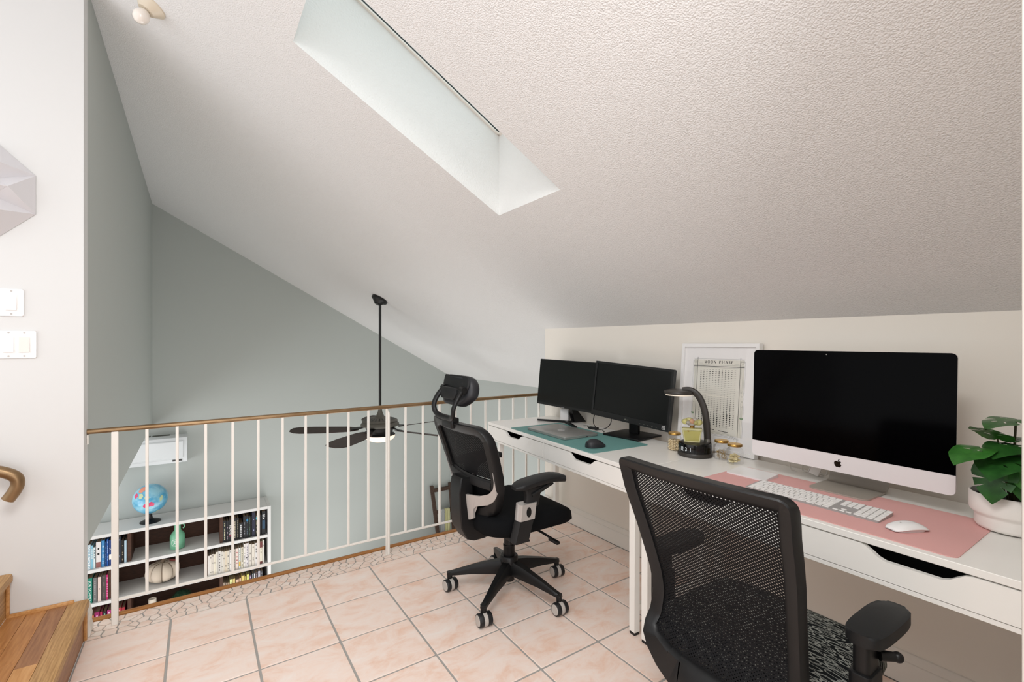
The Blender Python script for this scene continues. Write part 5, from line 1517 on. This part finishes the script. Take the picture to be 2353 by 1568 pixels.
# middle shelf, right block
W_ = [(.088, .105, .232, '#d6d0c9', 'pale book first after the right divider of the middle shelf', 0), (.107, .124, .240, '#d4ccc0', 'pale book second after the right divider of the middle shelf', .1), (.1255, .144, .243, '#cbc2b6', 'greyish cream book third after the right divider of the middle shelf', .25),
      (.146, .163, .238, '#d8cfbb', 'cream book with a dark squiggle, fourth after the right divider', .15), (.1645, .186, .258, '#d0cabd', 'tall pale grey book fifth after the right divider of the middle shelf', .1), (.188, .2165, .262, '#cfcac3', 'wide pale book with black vertical lettering on the middle shelf', .85),
      (.218, .2365, .250, '#c8c3b9', 'pale grey book right of the wide black-lettered one', .1), (.2385, .254, .244, '#cfc7b8', 'thin pale book left of a baluster on the middle shelf', .1), (.256, .275, .246, '#cdbfa9', 'beige book left of a baluster on the middle shelf', .2),
      (.277, .300, .246, '#c9c0b0', 'beige book behind the baluster in the pale block', .2), (.302, .3205, .246, '#d5d0cb', 'pale book just right of the baluster in the pale block', .2), (.322, .345, .270, '#cfcdc4', 'pale greenish book with one short black title', .25),
      (.347, .362, .248, '#b3a89c', 'thin taupe book with dense dark lettering in the pale block', .95)]
for x0, x1, h_, c_, d_, mk in W_: book(S2, x0, x1, S2, h_, c_, d_, marks=mk, tcol='#4e4a45', group=GR2)
o = book(S2, .364, .395, S2, .250, '#d9c8bd', 'pale pink book with red dots down its spine', group=GR2)
mb = MB()
for zz in (.075, .110, .150, .200):
    mb.prism([(.006*math.cos(2*PI*i/10), zz+.008*math.sin(2*PI*i/10)) for i in range(10)], 0, .0009, T=Matrix.Translation((0, -.0001, 0)) @ FRONT)
obj('spine_emblem', mb, mat('dot_red', '#a34a4e', .6), o, 0)
o = book(S2, .397, .418, S2, .252, '#d3d5cf', 'white book with a yellow patch at its foot', marks=.7, tcol='#6f7a78', group=GR2)
mb = MB(); mb.box(-.008, .008, -.001, -.0001, .03, .085); obj('spine_band', mb, mat('patch_yellow', '#d0a93c', .6), o, 0)
book(S2, .420, .447, S2, .252, '#cfc8b4', 'cream book with black lettering right of the yellow-footed one', marks=.7, tcol='#3f3c38', group=GR2)
book(S2, .449, .470, S2, .285, '#d8d2cb', 'tall white book with grey lettering in the pale block', marks=.8, tcol='#77757c', group=GR2)
o = book(S2, .472, .502, S2, .288, '#d5cfcd', 'tall white book with dark round blots in the pale block', marks=.6, tcol='#8d8890', group=GR2)
mb = MB()
for xx, zz in ((-.006, .115), (.006, .128)): mb.prism([(xx+.005*math.cos(2*PI*i/10), zz+.009*math.sin(2*PI*i/10)) for i in range(10)], 0, .0012, T=Matrix.Translation((0, -.0001, 0)) @ FRONT)
obj('spine_emblem', mb, 'ink', o, 0)
book(S2, .504, .532, S2, .270, '#cbc4b9', 'pale book behind the last baluster over the pale block', marks=.3, tcol='#77706a', group=GR2)
book(S2, .598, .618, S2, .285, '#d3cdc6', 'white book with black lettering near the right end of the middle shelf', marks=.8, tcol='#4a4643', group=GR2)
o = book(S2, .620, .650, S2, .275, '#cfc8b6', 'cream book with dark red top and foot on the middle shelf', marks=.3, tcol='#8a8372', group=GR2)
mb = MB(); mb.box(-.0135, .0135, -.001, -.0001, .0, .03); mb.box(-.0135, .0135, -.001, -.0001, .20, .274); obj('spine_band', mb, mat('oxblood', '#652b27', .5), o, 0)
book(S2, .652, .671, S2, .285, '#c9c4bb', 'last pale book at the right end of the middle shelf', marks=.2, tcol='#77706a', group=GR2)
book(S2, .534, .566, S2, .262, '#d0c8bb', 'pale cream book between the blotted white one and the red-topped one', marks=.5, tcol='#5f5a54', group=GR2)
book(S2, .568, .596, S2, .268, '#cfcac6', 'pale grey-white book left of the one with black lettering at the right end', marks=.4, tcol='#5f5a54', group=GR2)
# lower shelf
for x0, x1, h_, c_, tc, d_ in ((-.938, -.912, .222, '#b5653f', '#e3b48f', 'orange book, leftmost in view on the lower shelf'), (-.908, -.868, .248, '#8f1f5c', '#d7a3bf', 'wide magenta book on the lower shelf'), (-.864, -.846, .240, '#a8214f', '#e2a5b8', 'narrow crimson book on the lower shelf'), (-.842, -.812, .236, '#2a1a24', '#79a08d', 'black and maroon book between pink ones on the lower shelf'), (-.808, -.774, .238, '#9a2668', '#dcb0cb', 'purple-pink book left of the baluster post on the lower shelf'),
                               (-.735, -.722, .235, '#8d2a35', '#d6a0a4', 'thin dark red book right of the baluster post on the lower shelf'), (-.719, -.692, .238, '#a52b37', '#dfa8a8', 'red book with pale lettering on the lower shelf'), (-.689, -.662, .232, '#9c2531', '#d99c9c', 'red book touching the brown left divider of the lower shelf')):
    book(S3, x0, x1, S3, h_, c_, d_, marks=.9, tcol=tc, group=GL3)
for x0, x1, h_, c_, tc, d_ in ((.238, .262, .232, '#8e7d6c', '#b7a892', 'brown-grey book first after the right divider of the lower shelf'), (.264, .280, .225, '#847261', '#b7a892', 'thin taupe book second after the right divider of the lower shelf'), (.283, .302, .220, '#b59a7c', '#7d6650', 'short tan book on the lower shelf'), (.305, .331, .252, '#cdd08e', '#6c7446', 'pale lime book with green lettering on the lower shelf'), (.334, .360, .250, '#c3ae6d', '#a8935a', 'plain mustard book on the lower shelf'),
                               (.366, .398, .232, '#c7a58f', '#9c7c69', 'wide peach book on the lower shelf'), (.402, .422, .238, '#c9a37e', '#6f86a8', 'tan book with a blue top on the lower shelf'), (.461, .478, .246, '#ab9450', '#7c6a36', 'narrow olive book on the lower shelf'), (.481, .505, .262, '#c9c76b', '#8d8b3d', 'yellow-green book on the lower shelf'),
                               (.509, .532, .245, '#5f4a63', '#c8b5cb', 'purple book on the lower shelf'), (.536, .556, .262, '#1e2730', '#d9d9d6', 'black book with a white top label on the lower shelf'), (.559, .570, .255, '#d4d4d6', '#9a9a9e', 'thin white book near the right end of the lower shelf'), (.574, .598, .268, '#3d2f31', '#8f7f80', 'dark brown book near the right end of the lower shelf'), (.602, .626, .27, '#a5a2ab', '#77747d', 'lilac-grey book near the right end of the lower shelf'), (.630, .655, .265, '#2b2a2c', '#77757a', 'black book, last at the right end of the lower shelf')):
    book(S3, x0, x1, S3, h_, c_, d_, marks=.8, tcol=tc, group=GR3)
book(S3, .425, .458, S3, .262, '#cdb463', 'mustard book with big black lettering on the lower shelf', 'SUA', '#15130c', group=GR3, tz=.55, th=.45)

# ------------------------------------------------------------------ things on the bookcase
gl = thing('globe', 'blue world globe on a black oval base on top of the bookcase', 'globe', (-.455, 6.635, -.7055))
mb = MB(); mb.lathe([(.095, 0), (.098, .006), (.080, .016), (.040, .028), (.022, .045), (.016, .085)], 32); obj('base', mb, 'globe_base', gl)
gc = Vector((0, -.005, .262)); gr = .163
obj('sphere', MB().ball(gc, gr, n=40, m=24), 'globe', gl, 180)
def land(poly, m):
    """patch hugging the sphere; poly in (azimuth, elevation) degrees, azimuth 0 facing the camera side"""
    pts = [(R(a), R(e)) for a, e in poly]
    ca = sum(p[0] for p in pts)/len(pts); ce = sum(p[1] for p in pts)/len(pts)
    def S_(a, e): return gc+(gr+.0012)*Vector((math.sin(a)*math.cos(e), -math.cos(a)*math.cos(e), math.sin(e)))
    mb = MB(); rings = []
    for k in (1, .75, .5, .25, .05): rings.append([S_(ca+(a-ca)*k, ce+(e-ce)*k) for a, e in pts])
    mb.loft(rings, False, True); obj('land_patch', mb, m, gl, 180)
land([(-18, -8), (-10, -2), (-4, 1), (0, -3), (6, 2), (12, -2), (18, -10), (14, -18), (4, -16), (-6, -18), (-16, -20), (-20, -14)], 'land_pink')
land([(-62, 62), (-40, 68), (-20, 60), (-22, 48), (-32, 40), (-46, 38), (-58, 46)], 'land_orange')
land([(-64, 36), (-50, 34), (-42, 24), (-52, 16), (-62, 22)], 'land_pink')
land([(-40, 34), (-28, 36), (-20, 26), (-26, 16), (-36, 18)], 'land_green')
land([(-16, 22), (-6, 24), (2, 18), (-4, 12), (-14, 14)], 'land_green')
land([(34, 8), (42, 18), (50, 14), (44, 0), (36, -6)], 'land_green')
land([(34, -52), (50, -46), (58, -56), (40, -66)], 'land_green')

vs = thing('bottle', 'mint green flask with a white round emblem on the upper shelf', 'bottle', (-.205, 6.615, S1+.0006))
obj('flask_body', MB().lathe([(.058, 0), (.068, .004), (.072, .012), (.073, .13), (.068, .158), (.050, .185), (.034, .205), (.031, .236), (.031, .262)], 40), 'mint', vs)
obj('cap', MB().lathe([(.033, .2625), (.035, .265), (.035, .285), (.031, .289)], 28), 'mint', vs)
mb = MB(); mb.tube(spline([(.032, -.01, .275), (.060, -.02, .268), (.064, -.02, .235), (.050, -.02, .225)], 4), .006, 8); obj('carry_loop', mb, 'mint', vs)
mb = MB()
def on_fl(u, z, r=.0738): a = u/.073-PI/2-.35; return Vector((r*math.cos(a), r*math.sin(a), z))
for k in range(22):
    a = 2*PI*k/22
    r0, r1 = .030, .041
    du, dz = math.cos(a), math.sin(a); w_ = .0018
    q = [(r0*du-w_*dz, r0*dz+w_*du), (r0*du+w_*dz, r0*dz-w_*du), (r1*du+w_*dz, r1*dz-w_*du), (r1*du-w_*dz, r1*dz+w_*du)]
    mb.poly([on_fl(u, .085+z) for u, z in q])
for a, b_2 in (((-.012, .065), (.004, .104)), ((.004, .104), (.016, .100)), ((.016, .100), (.010, .086)), ((.010, .086), (-.004, .084)), ((.0, .084), (.016, .066)), ((-.016, .095), (.0, .107))):
    d = Vector((b_2[0]-a[0], b_2[1]-a[1])).normalized()*.0014
    mb.poly([on_fl(a[0]-d.y, a[1]+d.x), on_fl(a[0]+d.y, a[1]-d.x), on_fl(b_2[0]+d.y, b_2[1]-d.x), on_fl(b_2[0]-d.y, b_2[1]+d.x)])
obj('emblem', mb, 'paper', vs, 0)

pk = thing('decorative_pumpkin', 'cream felt pumpkin with twine ribs on the middle shelf', 'pumpkin', (-.345, 6.655, S2+.0045))
mb = MB(); rings = []
for j in range(1, 16):
    e = -PI/2+PI*j/16; ring = []
    for i in range(64):
        a = 2*PI*i/64
        lobe = .80+.20*abs(math.sin(4*a))**.55
        r_ = .168*lobe*math.cos(e)**.75
        ring.append(Vector((r_*math.cos(a), r_*math.sin(a), .112+.112*math.sin(e)*(1-.22*max(0, math.sin(e))*(1-abs(math.cos(e)))))))
    rings.append(ring)
mb.loft(rings); obj('body', mb, 'skin_felt', pk, 60)
for k in range(8):
    a = PI*k/4; pts = []
    for j in range(1, 16):
        e = -PI/2+PI*j/16; r_ = .168*.80*math.cos(e)**.75+.003
        pts.append((r_*math.cos(a), r_*math.sin(a), .112+.115*math.sin(e)*(1-.22*max(0, math.sin(e))*(1-abs(math.cos(e))))))
    mb = MB(); mb.tube(pts, .003, 6, up=(-math.sin(a), math.cos(a), 0)); obj('twine_rib', mb, 'twine', pk, 60)
mb = MB(); mb.cyl((0, 0, .205), (.01, 0, .245), .022, .016, 12); obj('stalk', mb, 'twine', pk)
mb = MB(); mb.ball((.06, -.02, .232), .045, .012, .010, 10, 6, Matrix.Rotation(.2, 4, 'Y')); obj('felt_leaf', mb, mat('felt_red', '#6b2f2a', .9), pk)

cd = thing('candle', 'ivory pillar candle in a wrapped holder on the lower shelf', 'candle', (-.435, 6.60, S3+.0006))
obj('wax', MB().lathe([(.036, .06), (.037, .062), (.037, .198), (.033, .202), (.028, .196)], 28), 'candle', cd)
obj('holder', MB().lathe([(.055, 0), (.062, .006), (.064, .05), (.058, .075), (.045, .082)], 24), 'cloth_grey', cd)
for k in range(5):
    mb = MB(); a = 1.26*k; mb.tube(spline([(.063*math.cos(a), .063*math.sin(a), .07), (.070*math.cos(a+.15), .070*math.sin(a+.15), .045), (.066*math.cos(a+.3), .066*math.sin(a+.3), .02)], 4), .005, 6); obj('ribbon', mb, 'ink', cd)
sh = thing('figurine', 'small white angular ornament beside the pillar candle', 'ornament', (-.325, 6.60, S3+.0006))
mb = MB(); mb.loft([[Vector(p) for p in ((-.035, -.02, 0), (.035, -.02, 0), (.035, .02, 0), (-.035, .02, 0))], [Vector(p) for p in ((-.022, -.014, .06), (.026, -.014, .06), (.026, .014, .06), (-.022, .014, .06))], [Vector(p) for p in ((.0, -.004, .125), (.008, -.004, .125), (.008, .004, .125), (.0, .004, .125))]]); obj('body', mb, 'paper', sh, 0)
mb = MB(); mb.loft([[Vector(p) for p in ((.02, -.02, .0), (.06, -.02, 0), (.06, .01, 0), (.02, .01, 0))], [Vector(p) for p in ((.034, -.01, .085), (.040, -.01, .085), (.040, -.004, .085), (.034, -.004, .085))]]); obj('wing', mb, 'paper', sh, 0)
tpz = thing('topiary_ball', 'round dark green artificial grass ball on the lower shelf', 'plant', (-.165, 6.66, S3+.0006))
mb = MB(); r = random.Random(9)
obj('core', MB().ball((0, 0, .105), .085, n=20, m=12), 'topiary', tpz, 60)
for i in range(900):
    a = r.uniform(0, 2*PI); z = r.uniform(-.95, 1); q = math.sqrt(1-z*z); d = Vector((q*math.cos(a), q*math.sin(a), z))
    s_ = d.orthogonal().normalized()*.0022; b2 = Vector((0, 0, .105))+d*.083; tip = Vector((0, 0, .105))+d*(.1)+Vector((r.uniform(-.012, .012), r.uniform(-.012, .012), r.uniform(-.008, .008)))
    mb.poly([b2+s_, b2-s_, tip])
o = obj('grass_blades', mb, 'topiary', tpz, 0); o['kind'] = 'stuff'
obj('ring_base', MB().lathe([(.045, 0), (.045, .02), (.04, .024)], 20), 'topiary', tpz)
lo = thing('crystal_lotus', 'clear crystal lotus flower on the lower shelf', 'ornament', (.078, 6.60, S3+.0006))
obj('base', MB().lathe([(.03, 0), (.035, .004), (.028, .03)], 20), 'crystal', lo)
for ring_, n_, tilt, ln in ((0, 8, 62, .062), (1, 8, 38, .066), (2, 6, 16, .066)):
    for k in range(n_):
        a = 2*PI*(k+.5*ring_)/n_
        T = Matrix.Translation((0, 0, .026)) @ Matrix.Rotation(a, 4, 'Z') @ Matrix.Rotation(R(tilt), 4, 'Y')
        mb = MB(); mb.ball((.006, 0, ln*.75), .008, .020, ln*.75, 10, 6, T); obj('petal', mb, 'crystal', lo, 60)

# ------------------------------------------------------------------ blanket ladder leaning on the far wall
ld = thing('blanket_ladder', 'dark wooden ladder leaning on the far wall, seen between balusters', 'ladder', (3.20, 6.60, -2.45))
def rail_pt(x, z): 
    k = (z+2.45)/(1.50); return Vector((x, 6.52+.33*k, z))
for xb, xt in ((3.135, 3.062), (3.372, 3.384)):
    part('ladder_rail', MB().loft([[rail_pt(x+dx, z)+Vector((0, dy, 0)) for dx, dy in ((-.026, -.02), (.026, -.02), (.026, .02), (-.026, .02))] for x, z in ((xb, -2.449), (xt, -.955))]), 'ladder', ld, 0)
for z in (-1.03, -1.36, -1.70, -2.05):
    k = (z+2.45)/1.495; x0 = 3.135+(3.062-3.135)*k+.027; x1 = 3.372+(3.384-3.372)*k-.027
    c = rail_pt(0, z); part('rung', MB().box(x0, x1, c.y-.018, c.y+.018, z-.026, z+.026), 'ladder', ld, 0)
def blanket(label, x0, x1, z1, z0, m):
    t = thing('blanket', label, 'blanket', ((x0+x1)/2, 6.7, z0))
    mb = MB(); g = []; yc = rail_pt(0, -1.36).y
    path = [(.027, z0+.15), (.0285, z1-.04), (.022, z1-.008), (.0, z1+.003), (-.022, z1-.008), (-.0285, z1-.04), (-.034, z0+.2), (-.040, z0)]
    for dy, z in path: g.append([mb.bm.verts.new((x0+(x1-x0)*i/10, yc+dy-.008*math.sin(i*1.9)*(1 if dy < -.028 else 0), z)) for i in range(11)])
    for a, b2 in zip(g[:-1], g[1:]):
        for i in range(10): mb.face([a[i], a[i+1], b2[i+1], b2[i]])
    part('cloth', mb, m, t, 60)
blanket('light grey blanket folded over a ladder rung', 3.162, 3.232, -1.325, -2.0, 'cloth_grey')
blanket('pale yellow blanket folded over a ladder rung', 3.236, 3.326, -1.325, -2.0, 'cloth_yellow')
